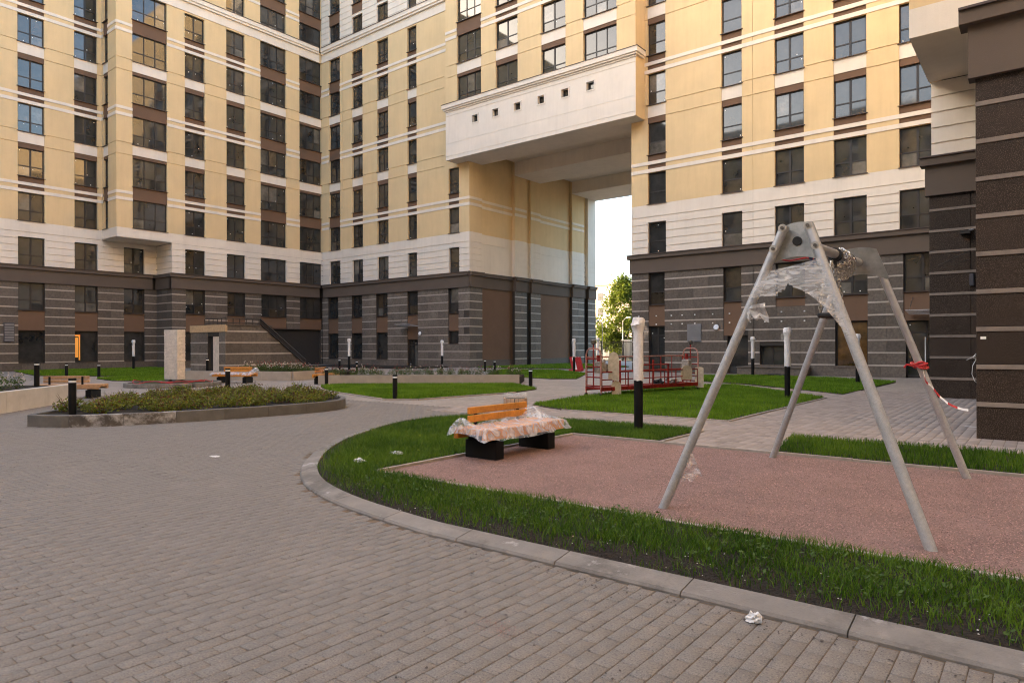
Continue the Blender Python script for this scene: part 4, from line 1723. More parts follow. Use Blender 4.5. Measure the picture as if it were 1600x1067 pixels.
wall_thing('retaining_wall', 'low concrete wall behind the middle bench, in front of the stone kiosk', 'low wall', [(-34.2, 16.15), (-28.3, 18.8), (-28.55, 20.6)], .18, .43, 'concrete')
wall_thing('retaining_wall', 'low concrete wall behind the small lawn, holding the rose bed', 'low wall', [(-24.25, 17.4), (-17.6, 22.75)], .2, .40, 'concrete')
lw = wall_thing('planter_wall', 'pale concrete planter wall at the left edge beside the road', 'planter wall', [(-23.0, 7.75), (-20.2, 5.25), (-16.5, 1.9)], .2, .52, 'concrete_pale', 2.0)
LBED = [(-23.1, 7.85), (-20.25, 5.32), (-16.5, 2.0), (-19.5, -1.0), (-26.3, 4.2), (-25.2, 7.4)]
mb = MB()
mb.prism(LBED, -0.05, 0.42, 'soil')
mb.build('soil', lw)
for nm, pl in (('bed_soil', BED1), ('bed_soil', BED2), ('bed_soil', BED3)):
    g = MB()
    g.prism(pl, -0.05, 0.30 if pl is not BED3 else .06, 'soil')
    tag(g.build(nm), kind='structure')


# ================================================================ GRASS, GRAVEL, PLANTS
def grass(name, P, h, w, z, matname, seed, lean=0.35):
    r = np.random.default_rng(seed)
    n = len(P)
    a = r.uniform(0, 2 * np.pi, n)
    dx, dy = np.cos(a), np.sin(a)
    hh = h * r.uniform(0.55, 1.25, n)
    ww = w * r.uniform(0.7, 1.2, n)
    b = r.uniform(0, 2 * np.pi, n)
    ln = lean * r.uniform(0.2, 1.2, n) * hh
    lx_, ly_ = np.cos(b) * ln, np.sin(b) * ln
    V = np.zeros((n, 5, 3))
    for k, (s, t) in enumerate(((-1, 0), (1, 0), (1, .55), (-1, .55), (0, 1))):
        wid = ww * (0.5 if t == 0 else .42) * s
        V[:, k, 0] = P[:, 0] + dx * wid + lx_ * t * t
        V[:, k, 1] = P[:, 1] + dy * wid + ly_ * t * t
        V[:, k, 2] = z + hh * t * (1 - .12 * t)
    T = np.array([(0, 1, 2), (0, 2, 3), (3, 2, 4)])
    T = (T[None] + (np.arange(n) * 5)[:, None, None]).reshape(-1, 3)
    tn = np.clip(r.normal(.45, .25, n) + (vnoise(P, 0.8, seed) - .5) * .7 + (vnoise(P, 0.2, seed + 1) - .5) * .4, 0, 1)
    me = raw_mesh(name, V.reshape(-1, 3), T, np.repeat(tn, 5), [matname])
    o = link(name, me)
    o['kind'] = 'stuff'
    return o


def dist_to(P, path):
    best = np.full(len(P), 1e9)
    for a, b in zip(path, path[1:]):
        a, b = np.array(a), np.array(b)
        ab = b - a
        t = np.clip(((P - a) @ ab) / (ab @ ab + 1e-12), 0, 1)
        best = np.minimum(best, np.linalg.norm(P - (a + t[:, None] * ab), axis=1))
    return best


P = sample(LAWN, 150000)
P = P[view_mask(P, 54, 30, 1)]
dk = dist_to(P, KI)
dens = np.clip((dk - .04) / .50, 0.14, 1) * np.clip((vnoise(P, .35, 3) * .6 + vnoise(P, .12, 4) * .5 - .18) * 2.2, 0.05, 1)
far_ = np.clip((np.linalg.norm(P, axis=1) - 6) / 3, 0, 1)
dens = np.maximum(dens, far_ * np.clip(dk / .35, .1, 1) * .9)
P1 = P[RNG.random(len(P)) < dens]
hgt = 0.072 + .05 * np.clip(vnoise(P1, .5, 9) - .3, 0, 1) + .02 * RNG.random(len(P1))
tag(grass('grass', P1, hgt, .0058, SOIL_Z - .005, 'grass_blade', 21, .75), 'long green grass growing thin and patchy behind the curved kerb', 'grass')
P = sample(STRIP, 26000)
P = P[view_mask(P, 54, 30, 1)]
tag(grass('grass', P, .10, .008, SOIL_Z - .005, 'grass_blade', 22), 'narrow strip of grass behind the red gravel', 'grass')
for pl, n, h, w, lb in ((LAWN3, 60000, .10, .013, 'square lawn in front of the red work cradle'), (LAWN2, 42000, .11, .015, 'small lawn in front of the long low wall'),
                        (LAWN6, 30000, .11, .022, 'far lawn at the foot of the right wing'), (LAWN8, 22000, .11, .025, 'far lawn in front of the passage'),
                        (LAWN8b, 9000, .14, .04, 'grass inside the passage along its stone wall'), (LAWN7, 26000, .12, .03, 'far lawn at the foot of the left wing'),
                        (LAWN7b, 9000, .11, .025, 'little lawn behind the wrapped column')):
    P = sample(pl, n)
    if pl is LAWN3:
        P = P[RNG.random(len(P)) < np.clip(.35 + 1.1 * vnoise(P, .6, 8), 0, 1)]
    tag(grass('grass', P, h, w, .015, 'grass_far', 30 + n % 17), lb, 'grass')

P = sample([(-7.2, 4.3), (3, 4.25), (3, 5.5), (-6.5, 5.5)], 9000)
P = P[inside(P, LAWN)]
CLODS = P
# weeds: broad leaves between the grass near the kerb
P = sample([(-7.5, 4.45), (3, 4.35), (3, 5.5), (-6.5, 5.5)], 260)
P = P[inside(P, LAWN)]
r = np.random.default_rng(5)
pts = np.repeat(P, 7, 0) + r.normal(0, .035, (len(P) * 7, 2))
V, F, tn = leaves(np.column_stack([pts, SOIL_Z + .03 + .06 * r.random(len(pts))]), .036, 6, .5, 1.2)
o = link('weeds', raw_mesh('weeds', V, F, tn, ['weed_leaf']))
tag(o, 'broad leaved weeds scattered in the thin grass near the kerb', 'weeds', kind='stuff')


def stones(name, P, size, z, matname, seed, label, cat, parent=None):
    r = np.random.default_rng(seed)
    n = len(P)
    oc = np.array([(1, 0, 0), (-1, 0, 0), (0, 1, 0), (0, -1, 0), (0, 0, 1), (0, 0, -1)], float)
    S = (size * r.uniform(.5, 1.3, n))[:, None, None] * r.uniform(.6, 1.1, (n, 6, 1))
    a = r.uniform(0, 6.28, n)
    ca, sa = np.cos(a), np.sin(a)
    V = oc[None] * S
    V = np.stack([V[..., 0] * ca[:, None] - V[..., 1] * sa[:, None], V[..., 0] * sa[:, None] + V[..., 1] * ca[:, None], V[..., 2] * .7], -1)
    V += np.column_stack([P, np.full(n, z)])[:, None, :]
    F = np.array([(0, 2, 4), (2, 1, 4), (1, 3, 4), (3, 0, 4), (2, 0, 5), (1, 2, 5), (3, 1, 5), (0, 3, 5)])[:4]
    T = (F[None] + (np.arange(n) * 6)[:, None, None]).reshape(-1, 3)
    o = link(name, raw_mesh(name, V.reshape(-1, 3), T, np.repeat(r.random(n), 6), [matname]), parent)
    return tag(o, label, cat, kind='stuff')


stones('soil_clods', CLODS, .013, SOIL_Z + .002, 'clod', 15, 'dark crumbly soil clods between the kerb and the grass', 'soil')
P = sample([(-6.62, 5.67), (1.5, 5.67), (1.5, 10.1), (-6.62, 10.1)], 90000)
stones('gravel', P, .0075, .013, 'gravel_stone', 8, 'loose reddish gravel covering the playground under the swing', 'gravel')
cx, cy = -3.29 * 0 + -2.25, 3.03
P = np.array([-2.43, 2.95]) + RNG.normal(0, 1, (260, 2)) * np.array([.10, .05])
stones('gravel', P, .004, .003, 'gravel_stone', 9, 'small spill of red gravel on the grey road pavers', 'gravel')
P = np.concatenate([sample([(-12, 2.2), (-1, .8), (1, 4), (-6, 4.0), (-12, 8)], 620), np.column_stack([RNG.uniform(-4, 1, 150), 3.98 - np.abs(RNG.normal(0, .08, 150))])])
ok = ~inside(P, LAWN) & ~inside(P, OVAL) & ~inside(P, KERBBAND)
stones('pebbles', P[ok], .0085, .004, 'pebble', 10, 'tiny dark crumbs scattered over the road pavers', 'crumbs')
P = sample([(-6.5, 4.4), (3, 4.35), (3, 5.1), (-6.5, 5.1)], 200)
P = P[inside(P, LAWN)]
stones('stone_crumbs', P, .0075, SOIL_Z + .005, 'concrete_pale', 12, 'pale stone crumbs on the bare soil by the kerb', 'crumbs')


def plant_mesh(name, n, rx, h, leaf, lm, flower=None, nf=0, seed=0, stalk=True):
    r = np.random.default_rng(seed)
    q = r.normal(size=(n, 3))
    q /= np.linalg.norm(q, axis=1)[:, None]
    q *= (r.random(n) ** .4)[:, None]
    P = np.column_stack([q[:, 0] * rx, q[:, 1] * rx, h * .5 + q[:, 2] * h * .5])
    sh = r.integers(0, n, n // 6)
    P[sh, 2] += r.uniform(0, .35, len(sh)) * h
    return leaves(P, leaf, seed + 1, .6, .6)


def plant_set(name, label, cat, group, protos, spots, smin=.8, smax=1.2):
    first = []
    for i, (x, y, z) in enumerate(spots):
        pr = protos[i % len(protos)]
        if i < len(protos):
            root = bpy.data.objects.new(name, None)
            COL.objects.link(root)
            for (nm, me) in pr:
                c = bpy.data.objects.new(nm, me)
                COL.objects.link(c)
                c.parent = root
            first.append(root)
        else:
            root = copy_tree(first[i % len(protos)])
        root.location = (x, y, z)
        root.rotation_euler = (0, 0, random.uniform(0, 6.28))
        s = random.uniform(smin, smax)
        root.scale = (s, s, s)
        tag(root, label, cat, group)


def stems_mesh(rx, h, n, seed):
    rr_ = random.Random(seed)
    mb = MB()
    for i in range(n):
        a = rr_.uniform(0, 6.28)
        q = rr_.uniform(.2, 1) * rx * .8
        mb.tube([(0, 0, -.02), (math.cos(a) * q * .5, math.sin(a) * q * .5, h * .5), (math.cos(a) * q, math.sin(a) * q, h * rr_.uniform(.8, 1.2))], [.006, .005, .002], 'bark', 4, False)
    return mb.mesh('stems')


protos = []
for s in range(4):
    V, F, tn = plant_mesh('x', 380, .32, .27, .06, '', seed=40 + s)
    me = raw_mesh('foliage', V, F, tn, ['shrub_leaf', 'shrub_red'])
    mi = (np.random.default_rng(s).random(len(F)) < .16).astype(np.int32)
    me.polygons.foreach_set('material_index', mi)
    protos.append([('foliage', me), ('stems', stems_mesh(.34, .34, 9, s))])
inner = offset([(p[0], p[1]) for p in OV], -0.36)
S = sample(inner, 170)
keep = []
for p in S:
    if all((p[0] - k[0]) ** 2 + (p[1] - k[1]) ** 2 > .27 ** 2 for k in keep) and (p[0] + 15.95) ** 2 + (p[1] - 5.36) ** 2 > .25:
        keep.append(p)
plant_set('shrub', 'low olive and reddish shrub in the kerbed island beside the road', 'shrub', 'low shrubs in the kerbed island', protos, [(p[0], p[1], .20) for p in keep], .5, 1.1)

roses = []
for s in range(4):
    V, F, tn = plant_mesh('x', 260, .30, .48, .06, '', seed=60 + s)
    me = raw_mesh('foliage', V, F, tn, ['rose_leaf'])
    r = np.random.default_rng(70 + s)
    fp = np.column_stack([r.normal(0, .2, (8, 2)), r.uniform(.35, .66, 8)])
    pv = np.repeat(fp, 4, 0) + r.normal(0, .012, (32, 3))
    V2, F2, t2 = leaves(pv, .05, 80 + s, .9, .5)
    fm = raw_mesh('flowers', V2, F2, t2, ['petal_red' if s % 2 else 'petal_white'])
    roses.append([('foliage', me), ('flowers', fm), ('stems', stems_mesh(.3, .6, 7, 20 + s))])
spots = []
for i in range(20):
    u = i / 19
    for k in range(2):
        spots.append((-24.3 + 6.5 * u + random.uniform(-.2, .2) - .35 - .55 * k, 17.9 + 5.1 * u + random.uniform(-.15, .15) + .42 + .6 * k, .28))
plant_set('rose_bush', 'flowering rose bush in the bed behind the long low wall', 'rose bush', 'rose bushes behind the long low wall', roses, spots, .55, .85)
spots = []
for i in range(16):
    u = i / 15
    for k in range(2):
        spots.append((-31.4 + 2.9 * u + random.uniform(-.2, .2) - .3 - .4 * k, 17.9 + 1.7 * u + random.uniform(-.1, .1) + .3 + 1.0 * k, .28))
plant_set('rose_bush', 'flowering rose bush in the bed between low wall and stone kiosk', 'rose bush', 'rose bushes beside the stone kiosk', roses, spots, .65, 1.0)
spots = [(-21.9, 5.6, .4), (-21.0, 4.7, .4), (-22.6, 6.2, .4), (-20.4, 4.0, .4), (-22.3, 5.0, .4), (-21.3, 3.9, .4), (-23.4, 5.9, .4), (-22.9, 4.5, .4), (-19.7, 3.4, .4)]
wr = [roses[0], roses[2]]
plant_set('rose_bush', 'white flowering rose bush behind the planter wall at the left edge', 'rose bush', 'rose bushes in the left planter', wr, spots, .8, 1.1)


# ================================================================ LAMPS AND BOLLARDS
def at(x, y, z=0.0):
    return (x, y, z)


def lamp_post(x, y, label, first=[None]):
    if first[0] is None:
        t = thing('lamp_post', label, 'lamp post', (x, y, 0), 'wrapped lamp posts')
        mb = MB()
        mb.lathe((x, y, 0), [(.082, 0), (.082, 1.02)], 'paint_black', 20)
        mb.build('post', t, True)
        mb = MB()
        prof = [(.088, .96), (.091, 1.0), (.086, 1.15), (.09, 1.3), (.086, 1.5), (.09, 1.7), (.087, 1.85), (.105, 1.93), (.128, 1.99), (.118, 2.04), (.104, 2.08), (.09, 2.12), (.03, 2.125)]
        vs0 = len(mb.v)
        mb.lathe((x, y, 0), prof, 'wrap_white', 20)
        rr_ = random.Random(2)
        mb.v = [(a + rr_.uniform(-.006, .006) * (2.4 if c > 1.9 else 1), b + rr_.uniform(-.006, .006) * (2.4 if c > 1.9 else 1), c + (rr_.uniform(-.012, .012))) for a, b, c in mb.v]
        w = mb.build('plastic_wrap', t, True)
        mb = MB()
        mb.tube([(x + .10, y + .04, 1.98), (x + .13, y + .05, 1.9), (x + .14, y + .03, 1.78), (x + .11, y + .04, 1.72)], [.02, .05, .045, .01], 'film_wrap', 7, True, .4)
        mb.build('loose_flap', w)
        first[0] = t
        WL[t.name] = Vector((x, y, 0))
        return t
    t = copy_tree(first[0])
    t.location = (x, y, 0)
    t.rotation_euler = (0, 0, random.uniform(0, 6.28))
    t.scale = (1, 1, random.uniform(.97, 1.03))
    tag(t, label, 'lamp post', 'wrapped lamp posts')
    return t


lamp_post(-5.91, 11.23, 'black lamp post in white wrap standing in the grass behind the near bench')
lamp_post(-6.19, 21.35, 'black lamp post in white wrap at the right corner of the square lawn')
lamp_post(-12.03, 35.48, 'far white wrapped lamp post before the dark window of the right wing')
lamp_post(-6.13, 30.83, 'white wrapped lamp post hidden behind the right front leg of the swing')
lamp_post(-23.6, 36.2, 'white wrapped lamp post beside the leaning red barrier')
lamp_post(-23.4, 38.8, 'white wrapped lamp post seen over the left end of the work cradle')
lamp_post(-37.0, 29.0, 'white wrapped lamp post rising above the rose bed by the inner corner')
lamp_post(-34.6, 35.5, 'white wrapped lamp post before the striped stone of the rear wing')
lamp_post(-51.5, 21.2, 'white wrapped lamp post before the left wing, left of the wrapped column')


def bollard(x, y, z, label, first=[None]):
    if first[0] is None:
        t = thing('bollard', label, 'bollard', (x, y, z), 'black bollard lights')
        mb = MB()
        mb.lathe((x, y, z), [(.073, -.02), (.073, .655)], 'paint_black', 20)
        mb.build('post', t, True)
        mb = MB()
        mb.lathe((x, y, z), [(.069, .655), (.069, .70)], 'lamp_diffuser', 20)
        mb.build('light_band', t, True)
        mb = MB()
        mb.lathe((x, y, z), [(.074, .70), (.074, .735), (.068, .745)], 'paint_black', 20)
        mb.build('cap', t, True)
        first[0] = t
        return t
    t = copy_tree(first[0])
    t.location = (x, y, z)
    tag(t, label, 'bollard', 'black bollard lights')
    return t


for b in [(-15.54, 13.9, 0, 'bollard light in the front edge of the small lawn'), (-15.37, 20.56, 0, 'bollard light at the right tip of the small lawn, past the end of the wall'),
          (-23.5, 17.25, 0, 'bollard light beside the end-on bench at the start of the long wall'), (-19.45, 10.7, .22, 'bollard light rising from the shrubs before the middle bench'),
          (-15.95, 5.36, .22, 'bollard light at the near left end of the shrub island'), (-24.3, 7.2, .42, 'bollard light in the left planter among white roses'),
          (-41.2, 13.57, 0, 'bollard light at the near edge of the left lawn, left of its neighbour'), (-38.9, 14.3, 0, 'bollard light beside the little lawn, left of the wrapped column'),
          (-34.0, 17.6, .28, 'bollard light in front of the stone kiosk doorway'), (-28.5, 33.2, 0, 'farther of two bollard lights near the passage corner'),
          (-26.6, 31.9, 0, 'nearer of two bollard lights near the passage corner'), (-34.5, 26.3, .1, 'bollard light half hidden behind the rose bed, left of its twin'),
          (-33.2, 26.6, .0, 'bollard light half hidden behind the rose bed, right of its twin')]:
    bollard(*b)


# ================================================================ BENCHES AND BIN
def bench(label, loc, rz, wood='wood_orange', L=1.9):
    t = thing('bench', label, 'bench', (0, 0, 0))
    hx = L / 2
    for sx in (-1, 1):
        mb = MB()
        c = sx * (hx - .32)
        mb.cbox(c - .09, c + .09, -.29, .29, 0, .255, 'paint_black', .008)
        mb.build('leg', t)
    n = 7
    w = .62 / n
    for i in range(n):
        y = -.31 + w * i
        mb = MB()
        lo = .29 if i in (0, n - 1) else .36
        mb.cbox(-hx, hx, y + .006, y + w - .006, lo, .44, wood, .008)
        mb.build('seat_slat', t)
    for sx in (-1, 1):
        mb = MB()
        mb.box(sx * (hx - .32) - .04, sx * (hx - .32) + .04, -.27, .27, .256, .352, 'paint_black')
        mb.build('seat_frame', t)
    for (a, b) in ((.49, .59), (.61, .71)):
        mb = MB()
        mb.cbox(-.70, .70, .235, .27, a, b, wood, .008)
        mb.build('back_board', t)
    for sx in (-.5, .5):
        mb = MB()
        mb.box(sx - .03, sx + .03, .272, .29, .30, .69, 'paint_black')
        mb.build('back_support', t)
    t.location = loc
    t.rotation_euler = (0, 0, rz)
    return t


bench('orange slatted bench half wrapped in clear plastic on the red gravel edge', (-6.30, 7.95, 0.012), rad(90))
bench('orange slatted bench with torn plastic in front of the stone kiosk', (-28.75, 16.15, 0), rad(29))
bench('orange slatted bench seen end-on at the start of the long low wall', (-24.95, 18.3, 0), rad(125))
bench('pale wooden bench behind the planter at the left edge', (-24.5, 8.2, 0), rad(222), 'wood_pale', 2.0)


def drape(name, label, cx, cy, rz, L, W, zt, hang, seed, matname='film_clear', lift=None, group=None):
    """crumpled film sheet lying on a seat and hanging over its edges"""
    r = np.random.default_rng(seed)
    nx, ny = 44, 26
    xs = np.linspace(-L / 2 - hang, L / 2 + hang, nx)
    ys = np.linspace(-W / 2 - hang, W / 2 + hang * .5, ny)
    X, Y = np.meshgrid(xs, ys, indexing='ij')
    Pn = np.column_stack([X.ravel(), Y.ravel()])
    n1 = (vnoise(Pn, .18, seed) - .5).reshape(X.shape)
    n2 = (vnoise(Pn, .06, seed + 1) - .5).reshape(X.shape)
    n3 = (vnoise(Pn, .35, seed + 2)).reshape(X.shape)
    ox = np.maximum(np.abs(X) - L / 2, 0)
    oy = np.maximum(np.abs(Y) - W / 2, 0)
    over = np.maximum(ox, oy)
    Z = zt + .02 + n1 * .04 + n2 * .012 - over * 1.0 * (.55 + .5 * n3)
    Xo = np.sign(X) * (np.minimum(np.abs(X), L / 2) + ox * (.20 + .35 * n3)) + n2 * .03
    Yo = np.sign(Y) * (np.minimum(np.abs(Y), W / 2) + oy * (.25 + .3 * n3)) + n1 * .03
    if lift:
        for (lx_, ly_, s_, h_) in lift:
            Z += h_ * np.exp(-(((X - lx_) ** 2 + (Y - ly_) ** 2) / s_ ** 2))
    V = np.column_stack([Xo.ravel(), Yo.ravel(), Z.ravel()])
    idx = np.arange(nx * ny).reshape(nx, ny)
    F = np.stack([idx[:-1, :-1], idx[1:, :-1], idx[1:, 1:], idx[:-1, 1:]], -1).reshape(-1, 4)
    me = raw_mesh(name, V, F, None, [matname])
    me.shade_smooth()
    o = link(name, me, None, (cx, cy, 0), (0, 0, rz))
    return tag(o, label, 'plastic sheet', group)


drape('plastic_sheet', 'crumpled clear plastic sheet draped over the near bench', -6.30, 7.93, rad(90), 1.94, .66, .445, .17, 5, lift=[(-.98, .1, .18, .14), (.85, .28, .25, .18), (.2, .3, .3, .05), (-1.05, -.2, .15, .05)])
drape('plastic_sheet', 'clear plastic sheet on the seat of the middle bench', -28.75, 16.15, rad(29), 1.94, .66, .445, .12, 8, 'film_clear', [(.95, .2, .25, .22)])

bin_ = thing('litter_bin', 'round wood-slatted litter bin wrapped in film behind the near bench', 'litter bin', (-7.03, 8.97, 0.03))
mb = MB()
mb.lathe((-7.03, 8.97, .03), [(.165, .02), (.165, .70)], 'paint_black', 20)
mb.build('drum', bin_)
for i in range(16):
    a = 2 * math.pi * i / 16
    mb = MB()
    c = (-7.03 + math.cos(a) * .185, 8.97 + math.sin(a) * .185, .40)
    mb.obox(c, ((math.cos(a), math.sin(a), 0), (-math.sin(a), math.cos(a), 0), (0, 0, 1)), (.011, .029, .33), 'wood_pale')
    mb.build('slat', bin_)
mb = MB()
mb.lathe((-7.03, 8.97, .03), [(.20, .04), (.206, .2), (.203, .4), (.207, .62), (.203, .76), (.17, .785), (.02, .77)], 'film_wrap', 20)
rr_ = random.Random(9)
mb.v = [(a + rr_.uniform(-.006, .006), b + rr_.uniform(-.006, .006), c + rr_.uniform(-.012, .012)) for a, b, c in mb.v]
mb.build('plastic_wrap', bin_, True)

# ================================================================ SWING
sw = thing('swing', 'galvanised metal swing frame with four splayed legs, still in plastic wrap, on the red gravel', 'swing', (-1.85, 7.95, 0))
feet = {'fl': Vector((-2.96, 6.12, 0)), 'fr': Vector((-.70, 6.12, 0)), 'bl': Vector((-3.06, 9.83, 0)), 'br': Vector((-.74, 9.68, 0))}
YF, YB = 6.60, 9.32
tops = {'fl': Vector((-1.945, YF, 2.70)), 'fr': Vector((-1.715, YF, 2.70)), 'bl': Vector((-1.97, YB, 2.75)), 'br': Vector((-1.68, YB, 2.75))}
for k in ('fl', 'fr', 'bl', 'br'):
    a, b = feet[k], tops[k]
    d = (b - a).normalized()
    mb = MB()
    mb.tube([a - d * .05, b + d * .03], .0435, 'galvanised' if k != 'br' else 'shiny_tube', 18)
    lg = mb.build('leg', sw, True)
    if k == 'br':
        rng_ = (0.0, .50)
    elif k in ('fl',):
        rng_ = (0.0, .80)
    else:
        rng_ = (0.0, .86)
    mb = MB()
    n = 40
    pts = [a + (b - a) * (rng_[0] + (rng_[1] - rng_[0]) * i / n) for i in range(n + 1)]
    mb.tube(pts, [.0448 + random.uniform(0, .0022) for _ in pts], 'film_wrap', 14, False, .02)
    mb.build('plastic_wrap', lg, True)
for (Y, y2, s, zt) in ((YF, .075, -1, 2.70), (YB, -.075, 1, 2.75)):
    # side plate: trapezoid with rounded top and an arched lower edge, on the inner side of the legs
    xc = -1.83
    pw = 1.0 if s < 0 else 1.45
    outline = []
    for i in range(13):
        u = -1 + 2 * i / 12
        outline.append((xc + u * .14 * pw, zt + .03 + .035 * (1 - u * u)))
    zb = zt - .33
    outline.append((xc + .27 * (pw * .5 + .5), zb))
    for i in range(11):
        u = 1 - 2 * i / 10
        outline.append((xc + u * .25 * (pw * .5 + .5), zb - .01 + .075 * (1 - u * u)))
    outline.append((xc - .27 * (pw * .5 + .5), zb))
    mb = MB()
    n = len(outline)
    # plate leans with the legs
    lean = (0.48 / 2.70) * (1 if s < 0 else -1)
    yy = lambda z: Y + y2 * .8 + (z - zt) * lean * .95
    vs = [(x, yy(z), z) for x, z in outline] + [(x, yy(z) + .012, z) for x, z in outline]
    mb.add(vs, [tuple(range(n)), tuple(range(2 * n - 1, n - 1, -1))] + [(k, (k + 1) % n, n + (k + 1) % n, n + k) for k in range(n)], 'steel_plate')
    pl = mb.build('side_plate', sw)
    mb = MB()
    yc = yy(zt - .12)
    mb.tube([(xc, yc + s * .002, zt - .12), (xc, yc + s * .018, zt - .12)], .042, 'rubber_black', 20)
    mb.build('bar_cap', pl)
    for lg in (('fl', 'fr') if s < 0 else ('bl', 'br')):
        a, b = feet[lg], tops[lg]
        for f_ in (0.005, -.205):
            p = b + (b - a).normalized() * f_
            mb = MB()
            mb.tube([p + Vector((0, s * .036, 0)), p + Vector((0, s * .050, 0))], .037, 'washer_steel', 16)
            mb.tube([p + Vector((0, s * .049, 0)), p + Vector((0, s * .062, 0))], .016, 'bolt_steel', 8)
            mb.build('bolt', sw)
mb = MB()
mb.tube([(-1.83, YF + .07, 2.585), (-1.83, YB - .07, 2.63)], .05, 'galvanised', 18)
bar = mb.build('crossbar', sw, True)
mb = MB()
for y in (8.05, 8.72):
    mb.tube([(-1.83, y, 2.60 + .005), (-1.83, y + .07, 2.60)], .075, 'rubber_black', 16)
    mb.tube([(-1.83, y + .035, 2.53), (-1.83, y + .035, 2.46)], .02, 'rubber_black', 8)
mb.build('hanger', bar)


def chain(mb, pts, r=.016, link_=.05):
    P = resample3(pts, link_ * .8)
    for i in range(len(P) - 1):
        c = (P[i] + P[i + 1]) / 2
        d = (P[i + 1] - P[i]).normalized()
        up = Vector((0, 0, 1)) if abs(d.z) < .8 else Vector((1, 0, 0))
        u = d.cross(up).normalized()
        if i % 2:
            u = d.cross(u).normalized()
        ring = []
        for k in range(8):
            a = 2 * math.pi * k / 8
            ring.append(c + d * (math.cos(a) * link_ * .62) + u * (math.sin(a) * r * 1.1))
        mb.tube(ring + [ring[0]], .0058, 'chain_steel', 5, False)


def resample3(pts, step):
    P = [Vector(p) for p in pts]
    out = [P[0]]
    acc = 0
    for a, b in zip(P, P[1:]):
        L = (b - a).length
        t = step - acc
        while t <= L:
            out.append(a + (b - a) * (t / L))
            t += step
        acc = L - (t - step)
    return out


# chain wound round the bar, and the seat hanging short on its chains
seat = thing('hanging_swing', 'black swing seat hanging high on chains wound over the crossbar', 'swing', (-1.86, 8.05, 1.94))
mb = MB()
turns = []
for i in range(70):
    a = i * .55
    turns.append((-1.83 + math.cos(a) * (.085 + .02 * math.sin(i * .7)), 8.2 + .45 * i / 70 + .06 * math.sin(i * 1.3), 2.575 + math.sin(a) * (.09 + .03 * math.cos(i * .9))))
chain(mb, turns)
for i in range(5):
    y = 8.2 + random.uniform(0, .4)
    w = random.uniform(.04, .1)
    chain(mb, [(-1.83 - w, y, 2.60), (-1.83 - w * .8, y + .05, 2.46), (-1.83 + random.uniform(-.03, .05), y + .1, 2.38 + random.uniform(-.04, .03)), (-1.75, y + .14, 2.5), (-1.76, y + .1, 2.62)])
mb.build('chain_bundle', seat)
mb = MB()
for sy in (7.83, 8.27):
    for sx in (-.07, .07):
        chain(mb, [(-1.83, sy * .4 + 8.05 * .6, 2.52), (-1.86 + sx * .6, sy, 2.2), (-1.86 + sx, sy, 1.95)])
mb.build('chain', seat)
mb = MB()
mb.cbox(-1.95, -1.77, 7.80, 8.30, 1.90, 1.955, 'rubber_black', .015)
mb.build('seat_board', seat)
mb = MB()
mb.tube([(-2.05, 6.72, 2.44), (-1.95, 6.8, 2.42), (-1.8, 6.82, 2.44), (-1.72, 6.78, 2.42)], .009, 'tape_red', 6)
o = mb.build('strap', at=(-1.9, 6.75, 2.43))
tag(o, 'red strap tied under the front plate of the swing frame', 'strap')
mb = MB()
mb.tube([(-1.75, 6.80, 2.47), (-1.72, 6.82, 2.40), (-1.74, 6.8, 2.34)], [.03, .045, .015], 'strap_blue', 8)
o = mb.build('cloth_scrap', at=(-1.74, 6.8, 2.4))
tag(o, 'dark blue cloth scrap hanging under the front plate of the swing frame', 'cloth')

# stretched film between the front legs
top_l, top_r = .86, .90
Fm = MB()
nu, nv = 26, 12
leg = lambda k, t: feet[k] + (tops[k] - feet[k]) * t
V = []
for i in range(nu + 1):
    u = i / nu
    up = leg('fl', .85) * (1 - u) + leg('fr', .885) * u
    lo_ = leg('fl', .735) * (1 - u) + leg('fr', .62) * u
    arch = 0.13 * math.sin(math.pi * min(1, u * 1.05)) ** .8 + (.16 * math.sin(math.pi * u) if u > .4 else .05)
    for j in range(nv + 1):
        v = j / nv
        p = up * (1 - v) + (lo_ + Vector((0, 0, arch))) * v
        p.z += -.008 * math.sin(math.pi * u) * (1 - v)
        p.y += -.055 * (1 - 2 * abs(u - .5)) * 0 - .05 + .006 * math.sin(7 * v + 2 * u)
        V.append(p[:])
F = []
for i in range(nu):
    for j in range(nv):
        if (i, j) in ((9, 9), (10, 9), (9, 10), (10, 10), (8, 11), (9, 11), (10, 11), (11, 11), (8, 10)):
            continue
        a = i * (nv + 1) + j
        F.append((a, a + nv + 1, a + nv + 2, a + 1))
Fm.add(V, F, 'film_thin')
o = Fm.build('plastic_film', at=leg('fl', .8), smooth=True)
tag(o, 'thin torn film stretched between the two front legs of the swing', 'plastic film')


def scrap(name, label, cat, c, size, seed, matname, up=1.0, flat=(1, 1, 1), n=14):
    """crumpled blob of film or paper: a noisy open shell"""
    r = np.random.default_rng(seed)
    bm = bmesh.new()
    bmesh.ops.create_icosphere(bm, subdivisions=3, radius=1)
    for v in bm.verts:
        f = .55 + .75 * r.random()
        v.co = Vector((v.co.x * flat[0] * f, v.co.y * flat[1] * f, max(-.3, v.co.z) * flat[2] * f * up)) * size
    me = bpy.data.meshes.new(name)
    bm.to_mesh(me)
    bm.free()
    me.materials.append(MAT[matname])
    o = link(name, me, None, c)
    return tag(o, label, cat)


